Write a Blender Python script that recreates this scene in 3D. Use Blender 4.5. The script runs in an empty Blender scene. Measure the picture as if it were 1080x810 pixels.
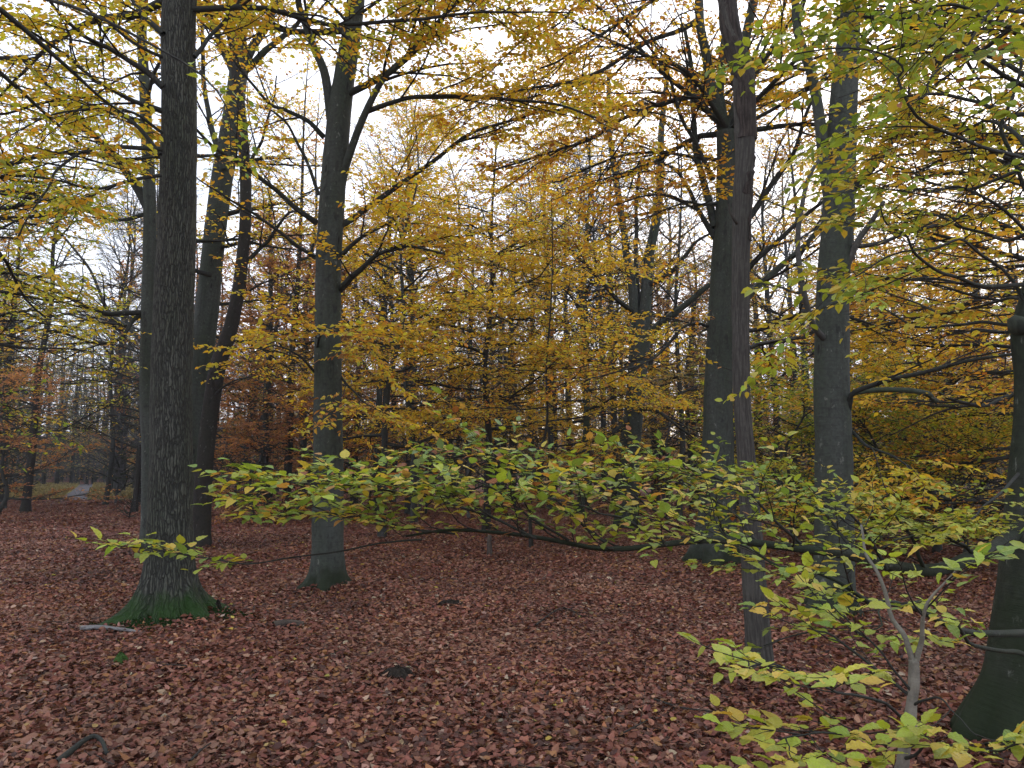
import bpy, math
import numpy as np

rng = np.random.default_rng(11)
SC = bpy.context.scene
COL = SC.collection
UP = np.array([0.0, 0.0, 1.0])

# ------------------------------------------------------------------ camera
CAM_H = 1.6
F = 810.0                      # focal length in pixels of the 1080 x 810 photograph
PITCH = math.atan((498 - 405) / F)
cp, sp = math.cos(PITCH), math.sin(PITCH)


def ray(px, py):
    x, y = (px - 540) / F, (405 - py) / F
    return np.array([x, cp - y * sp, sp + y * cp])


def at(px, py, d):
    """world point seen at a pixel of the photograph, d metres in front of the camera (world y)"""
    r = ray(px, py)
    return np.array([0, 0, CAM_H]) + r * (d / r[1])


def px_size(px, py, d):
    """metres covered by one pixel there"""
    return d / ray(px, py)[1] / F


MOUNDS = []          # leaves drift up against the near trunks


def hgt(x, y):
    x = np.asarray(x, float); y = np.asarray(y, float)
    h = 0.035 * np.sin(0.9 * x + 1.3) * np.sin(0.7 * y + 0.4) + 0.03 * np.sin(0.37 * x - 0.5 * y) + 0.015 * np.sin(2.1 * x + 1.7 * y)
    f = np.clip((45 - np.hypot(x, y)) / 25, 0, 1)
    rise = 10 * np.clip((np.hypot(x * .6, y) - 108) / 80, 0, 1) ** 1.3
    h = h * f + rise
    for mx, my, mr, mh in MOUNDS:
        h = h + mh * np.exp(-((x - mx) ** 2 + (y - my) ** 2) / mr ** 2)
    return h


# ------------------------------------------------------------------ mesh helpers
def norm(v):
    return v / np.maximum(np.linalg.norm(v, axis=-1, keepdims=True), 1e-9)


class Geo:
    def __init__(s):
        s.v, s.f, s.col, s.bc, s.n = [], [], [], [], 0

    def add(s, v, faces, col=None, bc=None):
        v = np.asarray(v, np.float32).reshape(-1, 3)
        for f in faces:
            s.f.append(np.asarray(f, np.int64) + s.n)
        s.v.append(v)
        s.col.append(np.zeros((len(v), 3), np.float32) if col is None else np.asarray(col, np.float32))
        s.bc.append(np.zeros((len(v), 3), np.float32) if bc is None else np.asarray(bc, np.float32))
        s.n += len(v)

    def build(s, name, mat, parent=None, origin=(0, 0, 0), smooth=True, mats=None, mesh=False):
        V = np.concatenate(s.v) - np.asarray(origin, np.float32)
        me = bpy.data.meshes.new(name)
        me.vertices.add(len(V)); me.vertices.foreach_set('co', V.astype(np.float32).ravel())
        nl = sum(f.size for f in s.f)
        loops = np.concatenate([f.ravel() for f in s.f])
        tot = np.concatenate([np.full(len(f), f.shape[1]) for f in s.f])
        start = np.concatenate([[0], np.cumsum(tot)[:-1]])
        me.loops.add(nl); me.loops.foreach_set('vertex_index', loops.astype(np.int32))
        me.polygons.add(len(tot)); me.polygons.foreach_set('loop_start', start.astype(np.int32))
        me.update(calc_edges=True)
        me.polygons.foreach_set('use_smooth', np.full(len(tot), smooth, bool))
        C = np.concatenate(s.col)
        a = me.attributes.new('tint', 'FLOAT_COLOR', 'POINT')
        a.data.foreach_set('color', np.concatenate([C, np.ones((len(C), 1), np.float32)], 1).astype(np.float32).ravel())
        b = me.attributes.new('bc', 'FLOAT_VECTOR', 'POINT')
        b.data.foreach_set('vector', np.concatenate(s.bc).astype(np.float32).ravel())
        me.materials.append(mat)
        me.validate()
        ob = bpy.data.objects.new(name, me); COL.objects.link(ob)
        if parent is not None:
            ob.parent = parent
        else:
            ob.location = origin
        return ob


def tubes(geo, P, R, sides=4, bumpy=0.0, cap=False, flare=None, col=None):
    """P (N,K,3), R (N,K): N tubes in one go"""
    P = np.asarray(P, float); R = np.asarray(R, float)
    N, K = R.shape
    T = np.gradient(P, axis=1); T = norm(T)
    axes = np.array([[0, 0, 1.0], [1.0, .02, .01], [.01, 1.0, .02]])
    al = np.abs(np.einsum('nkc,ac->nka', T, axes)).max(1) * np.array([.9, 1, 1])     # the axis the tube never runs along
    ref = np.broadcast_to(axes[np.argmin(al, 1)][:, None], T.shape)
    A = norm(np.cross(T, ref)); B = np.cross(T, A)
    th = np.arange(sides) * 2 * math.pi / sides
    c, s_ = np.cos(th), np.sin(th)
    seg = np.linalg.norm(np.diff(P, axis=1), axis=2)
    ln = np.concatenate([np.zeros((N, 1)), np.cumsum(seg, 1)], 1)
    RR = np.repeat(R[:, :, None], sides, 2)
    if bumpy:
        ph = rng.uniform(0, 6.28, 8)
        L = ln[:, :, None]
        RR = RR * (1 + bumpy * (np.sin(2 * th + 1.7 * L + ph[0]) * .5 + np.sin(3 * th - 2.9 * L + ph[1]) * .4 + np.sin(th + 5.1 * L + ph[2]) * .35 + .3 * np.sin(4 * th + 8.3 * L + ph[3]) + .22 * np.sin(2 * th - 13 * L + ph[4])))
    if flare is not None:
        RR = RR * flare(ln, th)
    V = P[:, :, None] + RR[..., None] * (c[:, None] * A[:, :, None] + s_[:, None] * B[:, :, None])
    r0 = R.max(1)[:, None, None]
    off = rng.uniform(0, 50, (N, 1, 1))
    bc = np.stack([np.broadcast_to(c * r0, RR.shape), np.broadcast_to(s_ * r0, RR.shape), np.broadcast_to(ln[:, :, None] + off, RR.shape)], -1)
    i = np.arange(N)[:, None, None] * K * sides; j = np.arange(K - 1)[None, :, None] * sides; k = np.arange(sides)
    a = i + j + k; b = i + j + (k + 1) % sides
    Q = np.stack([a, b, b + sides, a + sides], -1).reshape(-1, 4)
    faces = [Q]
    if cap:
        faces.append(((np.arange(N) * K * sides + (K - 1) * sides)[:, None] + k).reshape(-1, sides))
    cc = None if col is None else np.broadcast_to(col, (V.size // 3, 3))
    geo.add(V, faces, col=cc, bc=bc.reshape(-1, 3))


def smooth_path(pts, K):
    """Catmull-Rom through the rows of pts (any number of columns), K samples"""
    p = np.asarray(pts, float); n = len(p)
    q = np.concatenate([2 * p[:1] - p[1:2], p, 2 * p[-1:] - p[-2:-1]])
    u = np.linspace(0, n - 1 - 1e-6, K); i = u.astype(int); t = (u - i)[:, None]
    a, b, c, d = q[i], q[i + 1], q[i + 2], q[i + 3]
    return 0.5 * (2 * b + (c - a) * t + (2 * a - 5 * b + 4 * c - d) * t ** 2 + (3 * b - a - 3 * c + d) * t ** 3)


def interp(P, R, t):
    K = P.shape[1]; u = np.clip(t, 0, 0.9999) * (K - 1); i = u.astype(int); f = (u - i)
    ar = np.arange(len(P))
    p0, p1 = P[ar, i], P[ar, i + 1]
    return p0 + (p1 - p0) * f[:, None], norm(p1 - p0), R[ar, i] * (1 - f) + R[ar, i + 1] * f


def plen(P):
    return np.linalg.norm(np.diff(P, axis=1), axis=2).sum(1)


def spawn(P, R, per_m, tmin, tmax, ang, length, K=5, flat=0.8, rise=0.0, wob=0.12, rr=0.55, rmin=.002, lenfall=.55, radial=False, minn=0):
    n = np.floor(plen(P) * per_m + rng.uniform(0, 1, len(P))).astype(int); n = np.maximum(n, minn)
    idx = np.repeat(np.arange(len(P)), n); M = len(idx)
    k = np.arange(M) - np.repeat(np.cumsum(n) - n, n)
    t = tmin + (tmax - tmin) * (k + rng.uniform(0, 1, M)) / n[idx]
    pos, tan, rad = interp(P[idx], R[idx], t)
    if radial:
        side = norm(np.cross(tan, rng.normal(size=(M, 3)))); s = side
    else:
        side = np.cross(tan, UP); bad = np.linalg.norm(side, axis=1) < .15
        side[bad] = np.cross(tan[bad], rng.normal(size=(bad.sum(), 3))); side = norm(side)
        vert = np.cross(side, tan)
        phi = rng.normal(0, (1 - flat) * 1.8, M); sg = np.where(k % 2 == 0, 1.0, -1.0)
        s = (sg * np.cos(phi))[:, None] * side + np.sin(phi)[:, None] * vert
    a = rng.uniform(ang[0], ang[1], M)[:, None]
    d = norm(np.cos(a) * tan + np.sin(a) * s)
    L = length * (1 - lenfall * t) * rng.uniform(.55, 1.25, M)
    pts = [pos]; dd = d
    for j in range(K - 1):
        pts.append(pts[-1] + dd * (L / (K - 1))[:, None])
        dd = norm(dd + wob * rng.normal(size=(M, 3)) + rise * UP)
    Pn = np.stack(pts, 1)
    r0 = np.clip(np.minimum(rad * rr, L * .013), rmin, None)
    Rn = r0[:, None] * np.linspace(1, .35, K)[None, :]
    return Pn, np.maximum(Rn, rmin * .6)


# ------------------------------------------------------------------ leaves
def tmpl_far():
    v = np.array([[0, 0, 0], [.42, .31, .06], [1, 0, -.06], [.42, -.31, .06]])
    return v, [np.array([[0, 1, 2, 3]])]


def tmpl_mid():
    v = np.array([[0, 0, 0], [.28, .29, .09], [.68, .25, .06], [1.02, 0, -.08], [.68, -.25, .06], [.28, -.29, .09]])
    return v, [np.array([[0, 3, 2, 1], [0, 5, 4, 3]])]


def tmpl_near(n=8):
    xs = np.linspace(0, 1, n)
    w = .33 * np.sin(np.pi * np.clip(xs, 0, 1) ** .82) ** .8
    w[0] = .015; w[-1] = .012
    w[1:-1] *= 1 + .025 * np.where(np.arange(n - 2) % 2 == 0, 1, -1)
    zz = -.16 * xs ** 2
    v = []
    for i in range(n):
        e = .014 * (1 if i % 2 else -1)
        v += [[xs[i] - .05 * (w[i] > .1), w[i], zz[i] + .22 * w[i] + e], [xs[i], 0, zz[i]], [xs[i] - .05 * (w[i] > .1), -w[i], zz[i] + .22 * w[i] - e]]
    f = []
    for i in range(n - 1):
        b = 3 * i
        f += [[b, b + 1, b + 4, b + 3], [b + 1, b + 2, b + 5, b + 4]]
    return np.array(v), [np.array(f)]


FAR, MID, NEAR, LIT = tmpl_far(), tmpl_mid(), tmpl_near(10), tmpl_near(5)


def leaves(geo, pos, d, nrm, size, col, tm, curl=(.4, 1.8)):
    v, faces = tm; m = len(v); M = len(pos)
    if M == 0:
        return
    d = norm(d); side = norm(np.cross(nrm, d)); n = np.cross(d, side)
    cz = rng.uniform(curl[0], curl[1], M)[:, None]
    wid = rng.uniform(.82, 1.15, M)[:, None]
    x = v[None, :, 0] * np.ones((M, 1)); y = v[None, :, 1] * wid; z = v[None, :, 2] * cz
    V = pos[:, None] + size[:, None, None] * (x[..., None] * d[:, None] + y[..., None] * side[:, None] + z[..., None] * n[:, None])
    base = (np.arange(M) * m)[:, None, None]
    FF = [(f[None] + base).reshape(-1, f.shape[1]) for f in faces]
    bc = np.stack([x, y, np.broadcast_to(rng.uniform(0, 40, (M, 1)), x.shape)], -1).reshape(-1, 3)
    geo.add(V, FF, col=np.repeat(col, m, 0), bc=bc)


PAL = {
    'yellow': [((.56, .40, .04), 5), ((.52, .32, .035), 3.5), ((.44, .40, .05), 3), ((.38, .18, .035), 2), ((.60, .48, .06), 2), ((.24, .11, .04), 1)],
    'orange': [((.54, .33, .035), 4), ((.56, .40, .04), 3.5), ((.46, .23, .03), 3), ((.30, .12, .03), 2), ((.44, .37, .04), 1.5)],
    'brown': [((.27, .125, .06), 4), ((.34, .16, .065), 3), ((.20, .085, .05), 3), ((.42, .25, .06), 1.5)],
    'ygreen': [((.40, .38, .04), 4), ((.50, .39, .045), 3), ((.24, .31, .035), 3.5), ((.48, .29, .035), 1.5), ((.14, .21, .035), 2)],
    'green': [((.24, .29, .035), 4), ((.15, .21, .035), 3), ((.40, .38, .04), 2), ((.10, .15, .035), 2)],
    'near': [((.41, .39, .043), 4.5), ((.28, .345, .038), 7), ((.47, .37, .055), 2), ((.15, .24, .038), 4.2), ((.40, .21, .05), 1.1), ((.22, .068, .026), .7), ((.135, .22, .085), 1.4)],
    'mixed': [((.54, .38, .04), 4), ((.43, .40, .045), 4), ((.50, .28, .035), 3), ((.27, .31, .04), 2)],
    'dull': [((.22, .17, .075), 3), ((.28, .18, .06), 2), ((.16, .165, .07), 2), ((.26, .14, .065), 2)],
    'conifer': [((.025, .045, .03), 1), ((.035, .055, .035), 1)],
    'litter': [((0.1746, 0.0643, 0.0422), 6), ((0.1266, 0.0435, 0.0303), 5), ((0.2270, 0.0945, 0.0606), 4), ((0.2881, 0.1559, 0.1056), 1.8), ((0.0611, 0.0255, 0.0193), 3.6), ((0.2357, 0.1087, 0.0413), 2.4), ((0.3317, 0.2457, 0.1744), .5), ((0.3667, 0.2835, 0.0551), .12)],
}


def colours(pal, M, pos=None):
    e = PAL[pal]; w = np.array([b for a, b in e]); cs = np.array([a for a, b in e])
    if pos is not None:            # neighbouring leaves on a bough turn colour together
        q = pos * 1.1
        nz = np.sin(q[:, 0] * 1.3 + 2 * np.sin(q[:, 1] * .7)) * np.cos(q[:, 2] * 1.7 + q[:, 1]) * .5 + .5
        u = np.clip(nz * .55 + rng.uniform(0, 1, M) * .55 - .05, 0, .999)
    else:
        u = rng.uniform(0, .9999, M)
    cw = np.cumsum(w) / w.sum()
    c = cs[np.searchsorted(cw, u)]
    return c * rng.uniform(.78, 1.2, (M, 1)) * rng.normal(1, .05, (M, 3))


def twig_leaves(geo, P, R, gap, size, pal, tm, tilt=.42, droop=.12, tmin=.12, keep=1.0, spread=.85, clump=True):
    L = plen(P); n = np.maximum(1, np.round(L / gap)).astype(int)
    idx = np.repeat(np.arange(len(P)), n); M = len(idx)
    k = np.arange(M) - np.repeat(np.cumsum(n) - n, n)
    t = tmin + (1 - tmin) * (k + 1 - rng.uniform(0, .5, M)) / n[idx]
    pos, tan, _ = interp(P[idx], R[idx], t)
    if tm is NEAR:
        clump = False
    if keep < 1 or clump:
        pr = np.full(M, keep)
        if clump:                   # whole sprays have dropped their leaves, others keep them all
            q = pos
            c_ = np.sin(q[:, 0] * 1.9 + 1.5 * np.sin(q[:, 1] * 1.1)) + np.sin(q[:, 2] * 3.1 + q[:, 0] * .8) + np.sin(q[:, 1] * 1.7 - q[:, 2] * 1.3 + 2) + .7 * np.sin(q[:, 0] * 4.3 - q[:, 1] * 3.7 + q[:, 2] * 5)
            pr = keep * np.clip(.85 + .40 * c_, .10, 1.3)
        m = rng.uniform(size=M) < pr
        pos, tan, k, n2 = pos[m], tan[m], k[m], n[idx][m]; M = len(pos)
    else:
        n2 = n[idx]
    side = np.cross(tan, UP); side = norm(side + 1e-4)
    sg = np.where(k % 2 == 0, 1.0, -1.0) * np.where(k == n2 - 1, .15, 1)
    d = norm(.55 * tan + spread * sg[:, None] * side + .22 * rng.normal(size=(M, 3)) - droop * UP)
    nr = UP + tilt * rng.normal(size=(M, 3))
    leaves(geo, pos, d, nr, size * rng.uniform(.6, 1.25, M), colours(pal, M, pos), tm)


# ------------------------------------------------------------------ materials
def mat(name):
    m = bpy.data.materials.new(name); m.use_nodes = True
    nt = m.node_tree; nt.nodes.clear()
    out = nt.nodes.new('ShaderNodeOutputMaterial')
    return m, nt, out


def N(nt, t, **kw):
    n = nt.nodes.new(t)
    for k, v in kw.items():
        if k.startswith('i_'):
            n.inputs[k[2:]].default_value = v
        else:
            setattr(n, k, v)
    return n


def attr(nt, name):
    return N(nt, 'ShaderNodeAttribute', attribute_name=name)


def mixc(nt, fac, a, b, blend='MIX'):
    n = nt.nodes.new('ShaderNodeMix'); n.data_type = 'RGBA'; n.blend_type = blend
    for sock, val in ((n.inputs[0], fac), (n.inputs[6], a), (n.inputs[7], b)):
        if hasattr(val, 'default_value') or hasattr(val, 'links'):
            nt.links.new(val, sock)
        elif isinstance(val, (int, float)):
            sock.default_value = val
        else:
            sock.default_value = (*val, 1)
    return n.outputs[2]


def ramp(nt, src, stops):
    r = nt.nodes.new('ShaderNodeValToRGB'); nt.links.new(src, r.inputs[0])
    el = r.color_ramp.elements
    while len(el) < len(stops):
        el.new(.5)
    for e, (p, c) in zip(el, stops):
        e.position = p; e.color = (*c, 1) if len(c) == 3 else c
    return r.outputs[0]


def noise(nt, vec, scale, detail=4, rough=.55):
    n = N(nt, 'ShaderNodeTexNoise'); n.inputs['Scale'].default_value = scale; n.inputs['Detail'].default_value = detail; n.inputs['Roughness'].default_value = rough
    if vec is not None:
        nt.links.new(vec, n.inputs['Vector'])
    return n.outputs['Fac']


def vmul(nt, vec, s):
    m = N(nt, 'ShaderNodeVectorMath', operation='MULTIPLY'); nt.links.new(vec, m.inputs[0]); m.inputs[1].default_value = s
    return m.outputs[0]


def bump(nt, h, strength, dist):
    b = N(nt, 'ShaderNodeBump'); b.inputs['Strength'].default_value = strength; b.inputs['Distance'].default_value = dist
    nt.links.new(h, b.inputs['Height']); return b.outputs['Normal']


def leaf_mat(name, trans=.42, veins=False, rough=.5, spec=.3):
    m, nt, out = mat(name)
    c = attr(nt, 'tint').outputs['Color']
    bc = attr(nt, 'bc').outputs['Vector']
    nz = noise(nt, vmul(nt, bc, (4, 4, 1)), 1.6, 4)
    c = mixc(nt, ramp(nt, nz, [(.53, (0, 0, 0)), (.70, (.75, .75, .75) if veins else (.5, .5, .5))]), c, mixc(nt, .4, c, (.20, .09, .03)))
    p = N(nt, 'ShaderNodeBsdfPrincipled'); p.inputs['Roughness'].default_value = rough; p.inputs['Specular IOR Level'].default_value = spec
    tr = N(nt, 'ShaderNodeBsdfTranslucent')
    if veins:
        sx = N(nt, 'ShaderNodeSeparateXYZ'); nt.links.new(bc, sx.inputs[0])
        ab = N(nt, 'ShaderNodeMath', operation='ABSOLUTE'); nt.links.new(sx.outputs[1], ab.inputs[0])
        ma = N(nt, 'ShaderNodeMath', operation='MULTIPLY_ADD'); nt.links.new(ab.outputs[0], ma.inputs[0]); ma.inputs[1].default_value = -.9; nt.links.new(sx.outputs[0], ma.inputs[2])
        sn = N(nt, 'ShaderNodeMath', operation='MULTIPLY'); nt.links.new(ma.outputs[0], sn.inputs[0]); sn.inputs[1].default_value = 50
        s2 = N(nt, 'ShaderNodeMath', operation='SINE'); nt.links.new(sn.outputs[0], s2.inputs[0])
        rib = ramp(nt, s2.outputs[0], [(.55, (0, 0, 0)), (.98, (1, 1, 1))])
        mid = ramp(nt, ab.outputs[0], [(.0, (1, 1, 1)), (.022, (0, 0, 0))])
        v = mixc(nt, 1.0, rib, mid, 'LIGHTEN')
        c = mixc(nt, mixc(nt, 1.0, v, (.32, .32, .32), 'MULTIPLY'), c, mixc(nt, .5, c, (.5, .45, .18)))
        nt.links.new(bump(nt, v, .35, .004), p.inputs['Normal'])
    nt.links.new(c, p.inputs['Base Color'])
    nt.links.new(mixc(nt, 1.0, c, (1.6, 1.5, .8), 'MULTIPLY'), tr.inputs['Color'])
    mx = N(nt, 'ShaderNodeMixShader'); mx.inputs[0].default_value = trans
    nt.links.new(p.outputs[0], mx.inputs[1]); nt.links.new(tr.outputs[0], mx.inputs[2]); nt.links.new(mx.outputs[0], out.inputs[0])
    return m


def bark_mat(name, base, dark, algae, moss_h=0.0, kind='smooth', moss_col=(.035, .075, .018)):
    m, nt, out = mat(name)
    bc = attr(nt, 'bc').outputs['Vector']
    tc = N(nt, 'ShaderNodeTexCoord').outputs['Object']
    p = N(nt, 'ShaderNodeBsdfPrincipled'); p.inputs['Roughness'].default_value = .85; p.inputs['Specular IOR Level'].default_value = .2
    big = noise(nt, vmul(nt, bc, (1.6, 1.6, .5)), 1.5, 5)
    c = mixc(nt, ramp(nt, big, [(.36, (0, 0, 0)), (.64, (1, 1, 1))]), base, algae)
    fine = noise(nt, bc, 22, 5, .65)
    c = mixc(nt, ramp(nt, fine, [(.35, (1, 1, 1)), (.6, (0, 0, 0))]), c, mixc(nt, .55, c, dark))
    if kind == 'smooth':
        rings = noise(nt, vmul(nt, bc, (2.2, 2.2, 26)), 1.6, 4, .6)
        c = mixc(nt, ramp(nt, rings, [(.58, (0, 0, 0)), (.74, (.7, .7, .7))]), c, dark)
        sp_ = noise(nt, vmul(nt, bc, (7, 7, 4.5)), 1.1, 3, .5)
        c = mixc(nt, ramp(nt, sp_, [(.62, (0, 0, 0)), (.70, (.85, .85, .85))]), c, dark)
        lich = noise(nt, vmul(nt, bc, (5, 5, 3)), 2.3, 5, .7)
        c = mixc(nt, ramp(nt, lich, [(.62, (0, 0, 0)), (.7, (.6, .6, .6))]), c, (.20, .21, .18))
        sc = N(nt, 'ShaderNodeTexVoronoi'); nt.links.new(vmul(nt, bc, (4.2, 4.2, 1.5)), sc.inputs['Vector']); sc.inputs['Scale'].default_value = 1.0
        scar = ramp(nt, sc.outputs['Distance'], [(.07, (1, 1, 1)), (.12, (0, 0, 0)), (.17, (0, 0, 0)), (.20, (.55, .55, .55)), (.25, (0, 0, 0))])
        c = mixc(nt, scar, c, (.02, .02, .018))
        stv = noise(nt, vmul(nt, bc, (9, 9, .35)), 1.3, 4, .6)
        c = mixc(nt, ramp(nt, stv, [(.5, (0, 0, 0)), (.72, (.6, .6, .6))]), c, mixc(nt, .6, c, (.012, .014, .011)))
        hh = mixc(nt, .5, rings, fine)
        nt.links.new(bump(nt, mixc(nt, .4, hh, sp_), .6, .03), p.inputs['Normal'])
    elif kind == 'fissured':
        vo = N(nt, 'ShaderNodeTexVoronoi', feature='DISTANCE_TO_EDGE')
        wv = N(nt, 'ShaderNodeVectorMath', operation='ADD')
        nv = N(nt, 'ShaderNodeTexNoise'); nv.inputs['Scale'].default_value = 9; nt.links.new(bc, nv.inputs['Vector'])
        nt.links.new(vmul(nt, bc, (34, 34, 4.2)), wv.inputs[0]); nt.links.new(vmul(nt, nv.outputs['Color'], (1.6, 1.6, 1.6)), wv.inputs[1])
        nt.links.new(wv.outputs[0], vo.inputs['Vector']); vo.inputs['Scale'].default_value = 1.0
        fis = ramp(nt, vo.outputs['Distance'], [(.0, (0, 0, 0)), (.22, (1, 1, 1))])
        c = mixc(nt, fis, dark, c)
        hh = mixc(nt, .25, fis, fine)
        nt.links.new(bump(nt, hh, .9, .025), p.inputs['Normal'])
    else:                                             # weathered dead wood with long grain and scraps of bark
        gr = noise(nt, vmul(nt, bc, (40, 40, 3.2)), 1.5, 6, .68)
        c = mixc(nt, ramp(nt, gr, [(.42, (1, 1, 1)), (.56, (0, 0, 0))]), c, dark)
        nt.links.new(bump(nt, gr, .8, .02), p.inputs['Normal'])
    if moss_h:
        sx = N(nt, 'ShaderNodeSeparateXYZ'); nt.links.new(tc, sx.inputs[0])
        mm = noise(nt, tc, 3.2, 5, .65)
        ad = N(nt, 'ShaderNodeMath', operation='MULTIPLY_ADD'); nt.links.new(mm, ad.inputs[0]); ad.inputs[1].default_value = -3.0 * moss_h; nt.links.new(sx.outputs[2], ad.inputs[2])
        sh = N(nt, 'ShaderNodeMath', operation='ADD'); nt.links.new(ad.outputs[0], sh.inputs[0]); sh.inputs[1].default_value = 1.15 * moss_h
        mf = ramp(nt, sh.outputs[0], [(0.0, (1, 1, 1)), (.95 * moss_h, (0, 0, 0))])
        g = mixc(nt, noise(nt, tc, 40, 3), moss_col, tuple(2.1 * q for q in moss_col))
        c = mixc(nt, mixc(nt, 1.0, mf, (.9, .9, .9), 'MULTIPLY'), c, g)
    nt.links.new(c, p.inputs['Base Color']); nt.links.new(p.outputs[0], out.inputs[0])
    return m


M_leaf = leaf_mat('autumn_leaf', .5)
M_near = leaf_mat('near_leaf', .35, True, .42, .35)
M_litter = leaf_mat('fallen_leaf', .08, False, .6, .25)
M_needle = leaf_mat('needle_spray', .12)
DKM = (.009, .013, .006)
M_beech = bark_mat('beech_bark', (0.0586, 0.0656, 0.0578), (0.0238, 0.0258, 0.0229), (0.0412, 0.0524, 0.0365), .28, moss_col=DKM)
M_beech_g = bark_mat('green_beech_bark', (0.0506, 0.0582, 0.0444), (0.0198, 0.0233, 0.0174), (0.0308, 0.0457, 0.0238), .6, moss_col=DKM)
M_gnarl = bark_mat('gnarled_bark', (0.0368, 0.0400, 0.0304), (0.0112, 0.0120, 0.0096), (0.0176, 0.0272, 0.0128), .9, moss_col=(0.0088, 0.0136, 0.0056))
M_oak = bark_mat('fissured_bark', (0.0833, 0.0859, 0.0714), (0.0193, 0.0203, 0.0172), (0.0632, 0.0703, 0.0521), .27, 'fissured', (0.0097, 0.0266, 0.0044))
M_dead = bark_mat('bare_deadwood', (.088, .082, .073), (.038, .035, .031), (.066, .065, .054), 0, 'dead')
M_limb = bark_mat('limb_bark', (0.0363, 0.0363, 0.0330), (0.0165, 0.0165, 0.0152), (0.0264, 0.0310, 0.0224))
M_twig = bark_mat('twig_bark', (0.0297, 0.0257, 0.0231), (0.0158, 0.0139, 0.0125), (0.0264, 0.0264, 0.0198))
M_pale = bark_mat('pale_stem_bark', (0.2125, 0.1913, 0.1615), (0.0510, 0.0467, 0.0382), (0.1105, 0.1190, 0.0850))
M_bleached = bark_mat('bleached_bough_bark', (0.0858, 0.0825, 0.0759), (0.0396, 0.0383, 0.0343), (0.0627, 0.0660, 0.0561))
M_far = bark_mat('far_bark', (0.0495, 0.0495, 0.0469), (0.0231, 0.0231, 0.0218), (0.0396, 0.0449, 0.0363))
M_grey = bark_mat('grey_twig_bark', (0.0900, 0.0900, 0.0938), (0.0525, 0.0525, 0.0547), (0.0750, 0.0788, 0.0750))
M_wood = bark_mat('fallen_wood', (0.1056, 0.0825, 0.0660), (0.0396, 0.0297, 0.0264), (0.0726, 0.0660, 0.0495), 0, 'dead')
M_greystick = bark_mat('grey_stick', (0.2890, 0.2805, 0.2805), (0.1360, 0.1275, 0.1275), (0.2210, 0.2210, 0.2125), 0, 'dead')


def ground_mat():
    m, nt, out = mat('leaf_litter_floor')
    tc = N(nt, 'ShaderNodeTexCoord').outputs['Object']
    p = N(nt, 'ShaderNodeBsdfPrincipled'); p.inputs['Roughness'].default_value = .8; p.inputs['Specular IOR Level'].default_value = .2
    nv = N(nt, 'ShaderNodeTexNoise'); nv.inputs['Scale'].default_value = 14; nt.links.new(tc, nv.inputs['Vector'])
    ad = N(nt, 'ShaderNodeVectorMath', operation='ADD'); nt.links.new(tc, ad.inputs[0]); nt.links.new(vmul(nt, nv.outputs['Color'], (.05, .05, .05)), ad.inputs[1])
    vo = N(nt, 'ShaderNodeTexVoronoi'); vo.inputs['Scale'].default_value = 21; nt.links.new(ad.outputs[0], vo.inputs['Vector'])
    sx = N(nt, 'ShaderNodeSeparateColor'); nt.links.new(vo.outputs['Color'], sx.inputs[0])
    c = ramp(nt, sx.outputs[0], [(0, (0.0425, 0.0161, 0.0136)), (.3, (0.1105, 0.0365, 0.0263)), (.6, (0.1615, 0.0544, 0.0382)), (.85, (0.2125, 0.0833, 0.0578)), (1, (0.2635, 0.1275, 0.0935))])
    big = noise(nt, tc, .35, 4)
    c = mixc(nt, ramp(nt, big, [(.38, (0, 0, 0)), (.65, (.35, .35, .35))]), c, (.06, .028, .024))
    nt.links.new(c, p.inputs['Base Color'])
    nt.links.new(bump(nt, vo.outputs['Distance'], .9, .03), p.inputs['Normal'])
    nt.links.new(p.outputs[0], out.inputs[0]); return m


def plain_mat(name, a, b, scale=6, rough=.9, bmp=.5):
    m, nt, out = mat(name)
    tc = N(nt, 'ShaderNodeTexCoord').outputs['Object']
    p = N(nt, 'ShaderNodeBsdfPrincipled'); p.inputs['Roughness'].default_value = rough; p.inputs['Specular IOR Level'].default_value = .15
    nz = noise(nt, tc, scale, 6, .65)
    nt.links.new(mixc(nt, ramp(nt, nz, [(.35, (0, 0, 0)), (.65, (1, 1, 1))]), a, b), p.inputs['Base Color'])
    nt.links.new(bump(nt, nz, bmp, .03), p.inputs['Normal']); nt.links.new(p.outputs[0], out.inputs[0])
    return m


# ------------------------------------------------------------------ object helpers
def tag(o, label=None, cat=None, group=None, kind=None):
    for k, v in (('label', label), ('category', cat), ('group', group), ('kind', kind)):
        if v:
            o[k] = v
    return o


def empty(name, loc, label, cat, group=None):
    o = bpy.data.objects.new(name, None); COL.objects.link(o); o.location = loc; o.empty_display_size = .3
    return tag(o, label, cat, group)


def copy_tree(src, loc, rz, sc, label=None, group=None):
    r = src.copy(); COL.objects.link(r); r.location = loc; r.rotation_euler = (0, 0, rz); r.scale = (sc, sc, sc)
    if label:
        r['label'] = label
    if group:
        r['group'] = group
    for ch in list(src.children):
        c = ch.copy(); COL.objects.link(c); c.parent = r
        for g in ch.children:
            d = g.copy(); COL.objects.link(d); d.parent = c
    return r


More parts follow.
